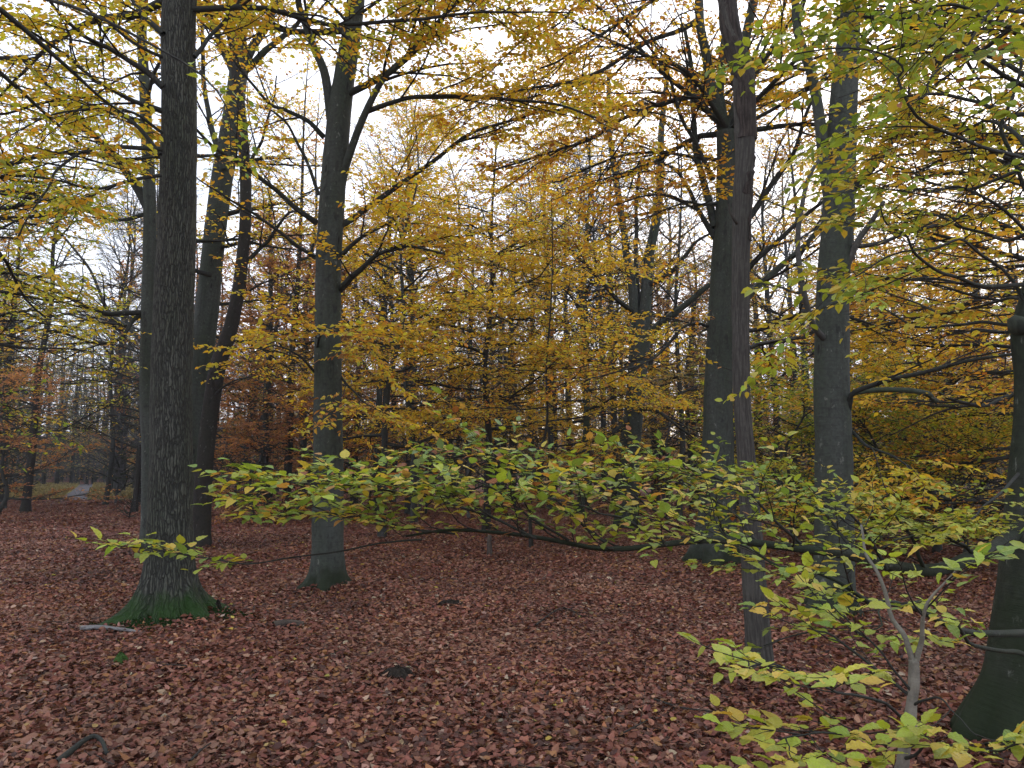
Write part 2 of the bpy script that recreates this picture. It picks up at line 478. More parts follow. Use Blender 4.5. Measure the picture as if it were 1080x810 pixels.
class Tree:
    """a tree stands at its base; trunk, limbs, crown (leaves) and the crown's twigs are its parts"""

    def __init__(s, name, base, label, cat='tree', group=None):
        s.base = np.array(base, float); s.root = empty(name, tuple(base), label, cat, group)
        s.leaf, s.twig = Geo(), Geo()

    def trunk(s, ctrl, d, matl, K=46, sides=22, bumpy=.035, flare=.9, flare_h=.28, lobes=5, name='trunk', extra=None, dd=None):
        """ctrl: (px, py, width px) from the base up"""
        rows = []
        for i, c in enumerate(ctrl):
            di = c[3] if len(c) > 3 else d
            p = at(c[0], c[1], di); rows.append([*p, c[2] * px_size(c[0], c[1], di) / 2])
        rows[0][:3] = s.base
        rows = [[*(s.base - [0, 0, .25]), rows[0][3]]] + rows
        for e in (extra or []):
            rows.append(list(e))
        q = smooth_path(rows, K * 2); P, R = q[None, :, :3], np.maximum(q[None, :, 3], .004)
        ph = rng.uniform(0, 6.28, 3)

        def fl(ln, th):
            z = np.clip(P[0, :, 2] - s.base[2], 0, None)[None, :, None]
            e = np.exp(-z / flare_h)
            return 1 + flare * e * (.6 + .3 * np.sin(lobes * th + ph[0]) + .25 * np.sin((lobes - 2) * th + ph[1]) + .15 * np.sin((2 * lobes + 1) * th + ph[2]))
        g = Geo(); tubes(g, P, R, sides, bumpy, True, fl if flare else None)
        s.tP, s.tR = P, R
        return g.build(name, matl, s.root, s.base)

    def limb(s, ctrl, w0, w1, matl=None, K=22, sides=8, name='limb', bumpy=.06, wob=.006):
        """ctrl: (px, py, d); w0/w1 widths in pixels at the ends. Returns its path"""
        rows = np.array([at(*c) for c in ctrl]); n = len(rows)
        ws = np.linspace(0, 1, n)
        rad = [((w0 + (w1 - w0) * t ** .8) * px_size(*c) / 2) for t, c in zip(ws, ctrl)]
        return s.limb3(np.column_stack([rows, rad]), matl, K, sides, name, bumpy, wob)

    def limb3(s, rows, matl=None, K=22, sides=8, name='limb', bumpy=.06, wob=.006):
        q = smooth_path(rows, K)
        L = np.linalg.norm(np.diff(q[:, :3], axis=0), axis=1).sum()
        u = np.linspace(0, 1, K)
        for k in (3, 5, 8):
            q[:, :3] += (wob * L / k * 2.2) * np.sin(u[:, None] * k * 6.28 * .5 + rng.uniform(0, 6.28, 3)) * np.minimum(1, u * 5)[:, None]
        P, R = q[None, :, :3], np.maximum(q[None, :, 3], .0015)
        g = Geo(); tubes(g, P, R, sides, bumpy, True)
        g.build(name, matl or M_limb, s.root, s.base)
        return P, R

    def spray(s, P, R, sub=3.0, sub_len=1.3, tw=6.0, tw_len=.42, gap=.05, size=.07, pal='yellow', tm=MID, tmin=.15, tmax=1.0, flat=.85, rise=0.0, keep=1.0, tw_sides=3, ang=(.55, 1.05), rmin=.002, tilt=.42, droop=.12, bare=False, wob=.12):
        a = spawn(P, R, sub, tmin, tmax, ang, sub_len, 6, flat, rise, wob, .55, rmin * 1.6, .5)
        b = spawn(a[0], a[1], tw, .12, 1.0, (.5, 1.0), tw_len, 4, flat, rise * .5, .12, .6, rmin, .45)
        tubes(s.twig, *a, 4); tubes(s.twig, *b, tw_sides)
        if not bare:
            twig_leaves(s.leaf, *b, gap, size, pal, tm, tilt=tilt, droop=droop, keep=keep)
            tip = (a[0][:, 2:], a[1][:, 2:])
            twig_leaves(s.leaf, *tip, gap * 1.3, size, pal, tm, tilt=tilt, droop=droop, keep=keep)
        else:
            c = spawn(b[0], b[1], tw * 1.2, .2, 1, (.4, .9), tw_len * .5, 3, flat, rise * .5, .12, .6, rmin, .4)
            tubes(s.twig, *c, 3)
        return a

    def auto_limbs(s, n, z0, z1, length, elev=(.2, .7), droop=-.03, w=.05, az=None, matl=None, sides=6, **spray):
        """limbs all round the trunk between heights z0 and z1"""
        tz = s.tP[0, :, 2] - s.base[2]
        for i in range(n):
            z = z0 + (z1 - z0) * (i + rng.uniform(0, 1)) / n
            j = int(np.argmin(np.abs(tz - z))); p = s.tP[0, j]
            a = (i * 2.4 + rng.uniform(-.5, .5)) if az is None else rng.uniform(*az)
            f = (z - z0) / max(.1, z1 - z0)
            e = elev[0] + (elev[1] - elev[0]) * f + rng.uniform(-.15, .15)
            d = np.array([math.cos(a) * math.cos(e), math.sin(a) * math.cos(e), math.sin(e)])
            L = length * (1 - .45 * f) * rng.uniform(.75, 1.2); rows = []; q = p.copy()
            r0 = min(w * rng.uniform(.7, 1.2), s.tR[0, j] * .7)
            for k in range(6):
                rows.append([*q, r0 * (1 - .8 * k / 5)])
                q = q + d * L / 5; d = norm(d + .13 * rng.normal(size=3) + droop * UP)
            P, R = s.limb3(np.array(rows), matl, 14, sides)
            s.spray(P, R, **spray)

    def done(s, leaf_m=None, twig_m=None, crown='crown'):
        c = None
        if s.leaf.n:
            c = s.leaf.build(crown, leaf_m or M_leaf, s.root, s.base, smooth=False)
        if s.twig.n:
            s.twig.build('branchwork', twig_m or M_twig, c or s.root, s.base)
        return s.root


def foot(px, py):
    """ground point under a pixel of the photograph"""
    r = ray(px, py); d = -CAM_H / r[2] * r[1]
    p = at(px, py, d); p[2] = hgt(p[0], p[1]); return p


HAZE = 0.0005

# ================================================================== THE PLACE
# ------------------------------------------------------------------ sky, sun, camera
def world():
    w = bpy.data.worlds.new('World'); SC.world = w; w.use_nodes = True
    nt = w.node_tree; nt.nodes.clear()
    out = nt.nodes.new('ShaderNodeOutputWorld'); bg = nt.nodes.new('ShaderNodeBackground')
    sky = N(nt, 'ShaderNodeTexSky', sky_type='NISHITA'); sky.sun_disc = False
    sky.sun_elevation = math.radians(38); sky.sun_rotation = math.radians(SUN_AZ); sky.air_density = 1.2; sky.dust_density = 2.5
    tc = N(nt, 'ShaderNodeTexCoord').outputs['Generated']
    nz = noise(nt, vmul(nt, tc, (1, 1, 2.2)), 2.2, 5, .6)
    cl = ramp(nt, nz, [(.36, (.28, .28, .28)), (.58, (.95, .95, .95))])
    c = mixc(nt, cl, sky.outputs[0], (9.8, 10.0, 11.2))
    nt.links.new(c, bg.inputs[0]); bg.inputs[1].default_value = .13
    nt.links.new(bg.outputs[0], out.inputs[0])


SUN_AZ = 20
world()
sl = bpy.data.lights.new('sun', 'SUN'); sl.energy = .8; sl.angle = math.radians(25); sl.color = (1, .97, .93)
so = bpy.data.objects.new('sun', sl); COL.objects.link(so)
el, az = math.radians(38), math.radians(SUN_AZ)
from mathutils import Vector
so.rotation_euler = Vector((math.sin(az) * math.cos(el), math.cos(az) * math.cos(el), math.sin(el))).to_track_quat('Z', 'Y').to_euler()
so.location = (0, 0, 40)

cd = bpy.data.cameras.new('camera'); cam = bpy.data.objects.new('camera', cd); COL.objects.link(cam)
cd.sensor_width = 36; cd.lens = 36 * F / 1080; cd.clip_end = 1000; cd.clip_start = .05
cam.location = (0, 0, CAM_H); cam.rotation_euler = (math.pi / 2 + PITCH, 0, 0)
SC.camera = cam
SC.view_settings.view_transform = 'Standard'; SC.view_settings.look = 'None'; SC.view_settings.gamma = 1
SC.view_settings.exposure = 0.68
SC.cycles.max_bounces = 5; SC.cycles.diffuse_bounces = 3; SC.cycles.glossy_bounces = 1; SC.cycles.transmission_bounces = 2

for fx, fy, mr, mh in [(178, 657, .75, .05), (345, 621, .5, .07), (756, 600, .8, .09), (802, 713, .3, .05), (877, 652, .5, .07), (1068, 788, .7, .05), (212, 581, .5, .06)]:
    q_ = foot(fx, fy); MOUNDS.append((q_[0], q_[1], mr, mh))
# ------------------------------------------------------------------ ground and its litter
def make_ground():
    xs = np.concatenate([-np.geomspace(200, 12, 22), np.linspace(-11.5, 11.5, 93), np.geomspace(12, 200, 22)])
    ys = np.concatenate([-np.geomspace(60, 3, 14), np.linspace(-2.5, 22, 100), np.geomspace(22.5, 200, 40)])
    X, Y = np.meshgrid(xs, ys); Z = hgt(X, Y) - .012
    V = np.stack([X, Y, Z], -1).reshape(-1, 3); nx = len(xs)
    i = np.arange(len(ys) - 1)[:, None] * nx + np.arange(nx - 1)[None]
    Q = np.stack([i, i + 1, i + nx + 1, i + nx], -1).reshape(-1, 4)
    g = Geo(); g.add(V, [Q])
    tag(g.build('ground', ground_mat()), kind='structure')


make_ground()


def litter():
    g = Geo()

    def zone(y0, y1, per, size, tm, side=1.5, tilt=.38, zr=.03):
        area = (0.667 * (y1 ** 2 - y0 ** 2)) + 2 * side * (y1 - y0)
        M = int(area * per)
        y = np.sqrt(rng.uniform(y0 ** 2, y1 ** 2, M)); x = rng.uniform(-1, 1, M) * (.69 * y + side)
        nz = .5 + .5 * np.sin(1.7 * x + np.sin(y * 1.1)) * np.sin(1.3 * y + .8 * x)
        z = hgt(x, y) + rng.uniform(0, 1, M) ** 1.5 * zr * (.6 + .8 * nz)
        th = rng.uniform(0, 6.28, M)
        d = np.stack([np.cos(th), np.sin(th), rng.normal(0, .22, M)], -1)
        nr = UP + tilt * rng.normal(size=(M, 3))
        nr *= np.where(rng.uniform(size=M) < .5, 1, -1)[:, None] if tm is not FAR else 1
        c = colours('litter', M)
        wet = np.clip(np.sin(.9 * x + 2 * np.sin(.55 * y)) + np.sin(1.3 * y - .6 * x + 1) - .5, 0, 1)[:, None]        # damp dark patches
        tan = np.clip(np.sin(1.1 * x - .8 * y + 2) + np.sin(.5 * x + 1.9 * y) - .6, 0, 1)[:, None]                  # drier tan patches
        m_ = rng.uniform(size=(M, 1))
        c = np.where(m_ < .32 * wet, c * [.5, .52, .55], c); c = np.where(m_ > 1 - .4 * tan, c * .5 + np.array([.15, .085, .055]), c)
        c *= (.8 + .4 * nz)[:, None]
        if y0 > 30:
            k_ = ~((x / y < -.475) & (y > 45)); x, y, z, d, nr, c = x[k_], y[k_], z[k_], d[k_], nr[k_], c[k_]; M = len(x)
        leaves(g, np.stack([x, y, z], -1), d, nr, size * rng.uniform(.6, 1.2, M), c, tm, (.3, 2.0))
    zone(2.0, 6.5, 1650, .057, LIT, 2.0, .42, .035)
    zone(6.3, 11, 1100, .060, MID, 2.0, .40, .04)
    zone(10.8, 20, 480, .076, MID, 2.0, .36, .045)
    zone(19.5, 38, 140, .105, FAR, 3.0, .42, .05)
    zone(37, 62, 36, .18, FAR, 4.0, .45, .07)
    for (mx, my, mr, mh), fr in zip(MOUNDS, (.30, .27, .42, .10, .27, .36, .20)):        # drifts round the trunks
        M = int(900 * fr / .3); a = rng.uniform(0, 6.28, M); r_ = fr + rng.exponential(.11, M)
        x, y = mx + r_ * np.cos(a), my + r_ * np.sin(a)
        z = hgt(x, y) + .01 + .07 * np.exp(-(r_ - fr) / .1) * rng.uniform(0, 1, M)
        th = rng.uniform(0, 6.28, M)
        leaves(g, np.stack([x, y, z], -1), np.stack([np.cos(th), np.sin(th), rng.normal(0, .3, M)], -1), UP + .55 * rng.normal(size=(M, 3)), .066 * rng.uniform(.6, 1.2, M), colours('litter', M) * .9, MID, (.3, 2))
    o = g.build('fallen_leaves', M_litter, smooth=False)
    tag(o, 'carpet of copper brown fallen beech leaves covering the forest floor', 'fallen leaves', kind='stuff')


litter()


def twig_litter():
    M = 260; y = np.sqrt(rng.uniform(3.2 ** 2, 17 ** 2, M)); x = rng.uniform(-1, 1, M) * (.69 * y + 1)
    th = rng.uniform(0, 6.28, M); L = rng.uniform(.08, .38, M) * np.where(rng.uniform(size=M) < .12, 2, 1); k = np.linspace(0, 1, 5)
    bend = rng.normal(0, .12, M)
    X = x[:, None] + L[:, None] * (np.cos(th)[:, None] * k - np.sin(th)[:, None] * bend[:, None] * k * (1 - k) * 4)
    Y = y[:, None] + L[:, None] * (np.sin(th)[:, None] * k + np.cos(th)[:, None] * bend[:, None] * k * (1 - k) * 4)
    Z = hgt(X, Y) + rng.uniform(.02, .045, (M, 1)) + rng.normal(0, .006, (M, 5))
    g = Geo(); tubes(g, np.stack([X, Y, Z], -1), (rng.uniform(.0015, .005, (M, 1)) * (1 - .5 * k)), 5)
    tag(g.build('twig_debris', M_twig), 'small dark dropped twigs strewn over the leaf carpet', 'twigs', kind='stuff')


twig_litter()

# far clearing at the left: gravel path between strips of pale grass
def strip(name, pts, matl, z):
    """pts: rows (x_left, x_right, y)"""
    p = np.array(pts, float); n = len(p)
    V = np.concatenate([np.column_stack([p[:, 0], p[:, 2], np.full(n, z)]), np.column_stack([p[:, 1], p[:, 2], np.full(n, z)])])
    i = np.arange(n - 1); Q = np.stack([i, i + n, i + n + 1, i + 1], -1)
    g = Geo(); g.add(V, [Q]); return tag(g.build(name, matl), kind='structure')


def lane(pl, pr, ds):
    rows = []
    for l, r_, d in zip(pl, pr, ds):
        a, c = ray(l, 510), ray(r_, 510); rows.append((a[0] / a[1] * d, c[0] / c[1] * d, d))
    return rows


LANE = lane((64, 72, 79, 84, 86), (92, 94, 96, 98, 99), (44, 56, 72, 95, 112))
strip('grass_verge', lane((-60, -50, -40, -20), (150, 146, 142, 138), (45.5, 60, 80, 104)), plain_mat('dry_grass', (.16, .14, .055), (.10, .105, .045), 1.2), .012)
strip('path', LANE, plain_mat('path_gravel', (.095, .092, .10), (.065, .062, .07), 3), .022)


def grass_blades():
    g = Geo(); M = 14000
    y = rng.uniform(46, 104, M); x = rng.uniform(-.72, -.475, M) * y
    L = np.array(LANE); xl = np.interp(y, L[:, 2], L[:, 0]); xr = np.interp(y, L[:, 2], L[:, 1])
    k = (x < xl - .1) | (x > xr + .1); x, y = x[k], y[k]; M = len(x)
    d = np.stack([rng.normal(0, .3, M), rng.normal(0, .3, M), np.ones(M)], -1)
    c = np.array([.22, .18, .07]) * rng.uniform(.6, 1.3, (M, 1))
    leaves(g, np.stack([x, y, np.full(M, .01)], -1), d, rng.normal(size=(M, 3)), rng.uniform(.15, .4, M), c, FAR)
    tag(g.build('tall_grass', M_needle, smooth=False), 'pale dry grass along the far path at left', 'grass', kind='stuff')


grass_blades()

# ------------------------------------------------------------------ the near trees
# fissured trunk at the left with mossy root flare
b = foot(178, 657)
D1 = b[1]
t = Tree('oak_tree', b, 'thick straight tree with fissured bark and mossy root flare, left')
t.trunk([(178, 657, 54), (179, 600, 48), (180, 500, 44), (181, 400, 41), (184, 300, 39), (188, 200, 37), (189, 100, 35), (190, 0, 33)], D1, M_oak, K=90, sides=56, bumpy=.03, flare=1.35, flare_h=.2, lobes=6,
        extra=[(-3.72, D1, 9.5, .15), (-3.6, D1 + .2, 13, .11), (-3.5, D1 + .3, 17, .04)])
kw = dict(sub=4.4, sub_len=1.5, tw=8, tw_len=.48, gap=.042, size=.072, pal='mixed', tm=MID, keep=1.0, wob=.16)
for path, w0, w1 in [([(172, 92, 8.2), (152, 75, 8.1), (118, 52, 7.9), (85, 35, 7.6), (55, 5, 7.2), (20, -50, 6.8)], 8, 2),
                     ([(171, 117, 8.2), (140, 105, 8.0), (100, 85, 7.6), (65, 55, 7.3), (30, 32, 7.0), (-20, 20, 6.7)], 6, 2),
                     ([(169, 163, 8.2), (150, 140, 8.2), (130, 120, 8.3), (95, 102, 8.4), (40, 108, 8.4), (0, 122, 8.4), (-50, 130, 8.4)], 5, 2),
                     ([(170, 157, 8.0), (120, 155, 7.6), (90, 160, 7.3), (62, 178, 7.0), (48, 198, 6.9), (20, 250, 6.6)], 5, 1.5),
                     ([(172, 36, 8.2), (150, 15, 8.2), (135, -10, 8.2), (110, -60, 8.0)], 7, 2),
                     ([(171, 140, 8.2), (140, 120, 7.7), (105, 112, 7.3), (65, 120, 7.0), (25, 135, 6.8), (-20, 160, 6.6)], 3.5, 1.2),
                     ([(171, 60, 8.2), (140, 45, 7.8), (100, 15, 7.4), (60, -15, 7.0), (10, -40, 6.6)], 4, 1.5),
                     ([(170, 185, 8.2), (135, 190, 8.0), (100, 200, 7.8), (60, 190, 7.6), (15, 185, 7.4), (-25, 190, 7.2)], 4, 1.5),
                     ([(205, 60, 8.2), (225, 35, 8.4), (250, 5, 8.6), (275, -50, 8.8)], 5, 2)]:
    P, R = t.limb(path, w0, w1)
    t.spray(P, R, **kw)
t.auto_limbs(16, 6.5, 15, 4.2, (.0, .9), **kw)
# leaves lying on the moss
t.done()

# moss cushion round its foot
def moss_cushion():
    g = Geo(); n, m = 20, 48
    th = np.arange(m) * 2 * math.pi / m
    rr = np.linspace(0, 1, n)
    edge = .78 + .13 * np.sin(3 * th + 1) + .09 * np.sin(5 * th + 2.2) + .06 * np.sin(9 * th)
    X = b[0] + .02 + rr[:, None] * edge * np.cos(th) * .9; Y = b[1] - .02 + rr[:, None] * edge * np.sin(th) * .75
    Z = hgt(X, Y) + .075 * (1 - rr[:, None] ** 2) + .012 * np.sin(14 * X) * np.sin(17 * Y) * (1 - rr[:, None]) + .004
    V = np.stack([X, Y, Z], -1).reshape(-1, 3)
    i = np.arange(n - 1)[:, None] * m; j = np.arange(m); jj = (j + 1) % m
    Q = np.stack([i + j, i + jj, i + m + jj, i + m + j], -1).reshape(-1, 4)
    g.add(V, [Q])
    M = 5200; a = rng.uniform(0, 6.28, M); r_ = np.sqrt(rng.uniform(0, 1, M)); e = np.interp(a, th, edge) * (1 + .12 * rng.normal(size=M))
    x = b[0] + .02 + r_ * e * np.cos(a) * .9; y = b[1] - .02 + r_ * e * np.sin(a) * .75
    z = hgt(x, y) + .075 * (1 - r_ ** 2) + .003
    leaves(g, np.stack([x, y, z], -1), np.stack([rng.normal(0, .5, M), rng.normal(0, .5, M), np.ones(M)], -1), rng.normal(size=(M, 3)), rng.uniform(.012, .034, M), np.zeros((M, 3)), FAR)
    o = g.build('moss', plain_mat('moss_green', (.008, .024, .005), (.017, .042, .008), 38, 1, .9))
    tag(o, 'bright green moss round the foot of the fissured left tree', 'moss', kind='stuff')


moss_cushion()
def leaves_on_moss():
    M = 130; a = rng.uniform(0, 6.28, M); r_ = np.sqrt(rng.uniform(.12, 1, M)) * .78
    x = b[0] + r_ * np.cos(a) * .9; y = b[1] + r_ * np.sin(a) * .75
    z = hgt(x, y) + .085 * (1 - (r_ / .8) ** 2) + .02
    th = rng.uniform(0, 6.28, M); g = Geo()
    leaves(g, np.stack([x, y, z], -1), np.stack([np.cos(th), np.sin(th), rng.normal(0, .2, M)], -1), UP + .4 * rng.normal(size=(M, 3)), .075 * rng.uniform(.6, 1.2, M), colours('litter', M), LIT)
    tag(g.build('leaf_scatter', M_litter, smooth=False), 'few copper leaves scattered over the green moss', 'fallen leaves', kind='stuff')


leaves_on_moss()

# dark trunk half hidden behind it
bd = 16.0
p = at(160, 560, bd); p[2] = 0
t = Tree('beech_tree', p, 'dark beech trunk half hidden behind the fissured tree, with limbs to its left')
t.trunk([(163, 578, 20), (159, 480, 18), (156, 400, 17), (157, 300, 14), (158, 215, 13), (153, 100, 11), (151, 0, 10)], bd, M_beech, flare=.5,
        extra=[(-7.9, bd, 16, .12), (-7.8, bd, 20, .04)])
kw = dict(sub=3.4, sub_len=1.8, tw=5.5, tw_len=.55, gap=.06, size=.09, pal='mixed', tm=FAR, keep=.6, rmin=.003)
for path, w0, w1 in [([(158, 222, bd), (140, 190, bd), (120, 165, 15.7), (95, 138, 15.4), (60, 100, 15), (20, 60, 14.6)], 11, 3),
                     ([(152, 330, bd), (120, 330, 15.5), (95, 325, 15), (70, 313, 14.5), (40, 303, 14), (0, 296, 13.5), (-40, 285, 13)], 6, 2),
                     ([(152, 330, bd), (138, 340, 15.8), (125, 358, 15.4), (100, 362, 15), (60, 350, 14.6), (10, 348, 14)], 5, 2),
                     ([(155, 225, bd), (130, 232, 15.7), (105, 228, 15.4), (70, 214, 15), (30, 210, 14.5)], 5, 1.5),
                     ([(150, 360, bd), (135, 345, 16.5), (118, 330, 17), (90, 280, 17.5), (60, 240, 18)], 6, 2)]:
    P, R = t.limb(path, w0, w1)
    t.spray(P, R, **kw)
t.auto_limbs(20, 6, 19, 4.4, (.1, .9), **dict(kw, keep=.9, pal='yellow'))
t.done()

# the leaning pair right of it
p = foot(212, 581); d3 = p[1]
t = Tree('beech_tree', at(205, 570, d3 + 1.2) * [1, 1, 0], 'grey beech trunk leaning gently right, rear of the leaning pair, forking high into many limbs')
t.trunk([(204, 574, 27), (206, 500, 26), (211, 400, 25), (221, 300, 23), (231, 210, 22), (241, 150, 21), (253, 70, 19)], d3 + 1.2, M_beech, flare=.5)
for path, w0, w1 in [([(253, 75, 17), (256, 30, 17), (262, -20, 17), (268, -120, 17)], 15, 8), ([(254, 72, 17), (275, 35, 17), (298, -5, 17.2), (330, -80, 17.5)], 11, 5),
                     ([(255, 78, 17), (290, 45, 16.6), (318, 20, 16.3), (345, -30, 16)], 8, 3), ([(250, 80, 17), (232, 45, 17.2), (218, 0, 17.3), (205, -60, 17.4)], 10, 5),
                     ([(236, 180, 17), (222, 130, 17.3), (214, 60, 17.4), (210, 0, 17.6)], 8, 3), ([(252, 80, 17), (243, 30, 16.7), (240, -30, 16.4), (230, -120, 16)], 10, 5)]:
    P, R = t.limb(path, w0, w1, M_beech)
    t.spray(P, R, **dict(kw, pal='orange', keep=.8, sub_len=2, tw=4))
P, R = t.limb([(222, 290, 17), (206, 285, 16.7), (195, 272, 16.4)], 6, 3)
t.auto_limbs(6, 4.5, 9, 3, (.0, .5), az=(-1.2, 1.2), **dict(kw, pal='yellow', keep=.8))
t.done()

t = Tree('beech_tree', p, 'slim dark beech bent to the right in front of the grey leaning beech')
t.trunk([(211, 581, 19), (215, 500, 17.5), (227, 400, 17), (246, 335, 14), (257, 260, 12.5), (259, 190, 11.5), (254, 120, 11), (247, 55, 10), (246, 0, 9)], d3, M_twig, flare=.5,
        extra=[(-5.3, d3, 14, .06), (-5.3, d3, 18, .03)])
for path, w0, w1 in [([(256, 280, d3), (275, 262, d3), (290, 243, d3 - .3), (305, 225, d3 - .5), (318, 222, d3 - .8)], 5, 2),
                     ([(257, 180, d3), (275, 150, d3 - .3), (285, 118, d3 - .6), (292, 80, d3 - .8)], 4, 1.5),
                     ([(250, 315, d3), (275, 300, d3 - .4), (310, 285, d3 - .8)], 3, 1.2),
                     ([(222, 420, d3), (240, 405, d3 - .4), (270, 395, d3 - .8)], 3, 1)]:
    P, R = t.limb(path, w0, w1)
    t.spray(P, R, **dict(kw, pal='yellow', keep=.7, sub=3))
t.done()

# smooth beech left of centre
p = foot(345, 621); d4 = p[1]
t = Tree('beech_tree', p, 'smooth grey beech left of centre, forked above, long limbs both ways')
t.trunk([(345, 621, 35), (346, 560, 33), (346, 500, 31), (346, 400, 29), (346, 300, 27), (351, 200, 26), (357, 130, 25), (365, 70, 22), (373, 20, 19), (376, -20, 18)], d4, M_beech, K=60, sides=30, flare=.8, flare_h=.13, lobes=6,
        extra=[(at(378, -120, d4)[0], d4, at(378, -120, d4)[2], .1), (-1.9, d4, 14, .07), (-1.8, d4, 18, .03)])
kw4 = dict(sub=3.2, sub_len=2.0, tw=8.5, tw_len=.5, gap=.036, size=.078, pal='yellow', tm=MID, keep=.95)
for path, w0, w1, sub in [
        ([(372, 20, d4), (410, -5, d4 - .3), (460, -12, d4 - .7), (510, 0, d4 - 1), (560, 25, d4 - 1.3)], 3.5, 1.2, 3.4),
        ([(374, -20, d4), (430, -60, d4 + .3), (490, -55, d4 + .6), (550, -20, d4 + .8)], 3.5, 1.2, 3.2),
        ([(370, 30, d4), (350, 5, d4 - .3), (320, -15, d4 - .7), (280, -10, d4 - 1.1), (240, 10, d4 - 1.5)], 3.5, 1.2, 3),
        ([(350, 128, d4), (342, 80, d4), (330, 45, d4 - .1), (317, 10, d4 - .2), (312, -40, d4 - .4), (300, -120, d4 - .6)], 11, 5, 2.6),
        ([(360, 195, d4), (366, 168, d4 - .1), (384, 125, d4 - .3), (402, 88, d4 - .5), (428, 60, d4 - .7), (450, 20, d4 - .9), (460, -15, d4 - 1), (470, -60, d4 - 1.1)], 10, 4, 3.6),
        ([(386, 118, d4 - .3), (412, 108, d4 - .5), (440, 104, d4 - .6), (500, 102, d4 - .9), (545, 103, d4 - 1.2), (590, 112, d4 - 1.5), (640, 130, d4 - 1.8)], 6, 2, 3.4),
        ([(358, 238, d4), (378, 226, d4 + .1), (405, 208, d4 + .2), (455, 172, d4 + .3), (500, 138, d4 + .3), (550, 122, d4 + .2), (600, 116, d4)], 8, 2, 3.0),
        ([(358, 306, d4), (375, 290, d4 - .3), (398, 268, d4 - .5), (425, 260, d4 - .8), (470, 268, d4 - 1.1)], 8, 2, 4),
        ([(342, 145, d4), (325, 128, d4 - .1), (300, 115, d4 - .1), (283, 108, d4 - .1), (262, 85, d4 - .3), (240, 52, d4 - .5), (215, 25, d4 - .8)], 6, 1.5, 2),
        ([(334, 235, d4), (315, 222, d4 - .2), (290, 200, d4 - .4), (262, 178, d4 - .7), (232, 160, d4 - 1.0), (205, 135, d4 - 1.3), (180, 105, d4 - 1.5)], 7, 2, 1.2),
        ([(333, 272, d4), (305, 252, d4 - .3), (270, 228, d4 - .6), (235, 205, d4 - 1), (205, 186, d4 - 1.3)], 5, 1.5, 1),
        ([(336, 205, d4), (315, 150, d4 + .2), (288, 118, d4 + .3), (262, 110, d4 + .4)], 4, 1.2, 2),
        ([(359, 270, d4), (385, 248, d4 - .2), (410, 235, d4 - .4), (440, 215, d4 - .7)], 5, 1.5, 3),
        ([(334, 395, d4), (315, 375, d4 - .4), (290, 365, d4 - .7), (262, 372, d4 - 1)], 3, 1, 2.5),
        ([(358, 395, d4), (370, 410, d4 - .1), (385, 425, d4 - .3), (400, 430, d4 - .6)], 3, 1, 5),
        ([(334, 370, d4), (340, 352, d4 - .6), (360, 350, d4 - .9), (385, 362, d4 - 1.1)], 3, 1, 6)]:
    P, R = t.limb(path, w0, w1, M_beech if w0 > 8 else M_limb)
    t.spray(P, R, **dict(kw4, sub=sub, tmin=.34 if w0 > 8 else .2))
t.auto_limbs(14, 7, 16, 4.2, (.1, 1.0), **kw4)
t.done()

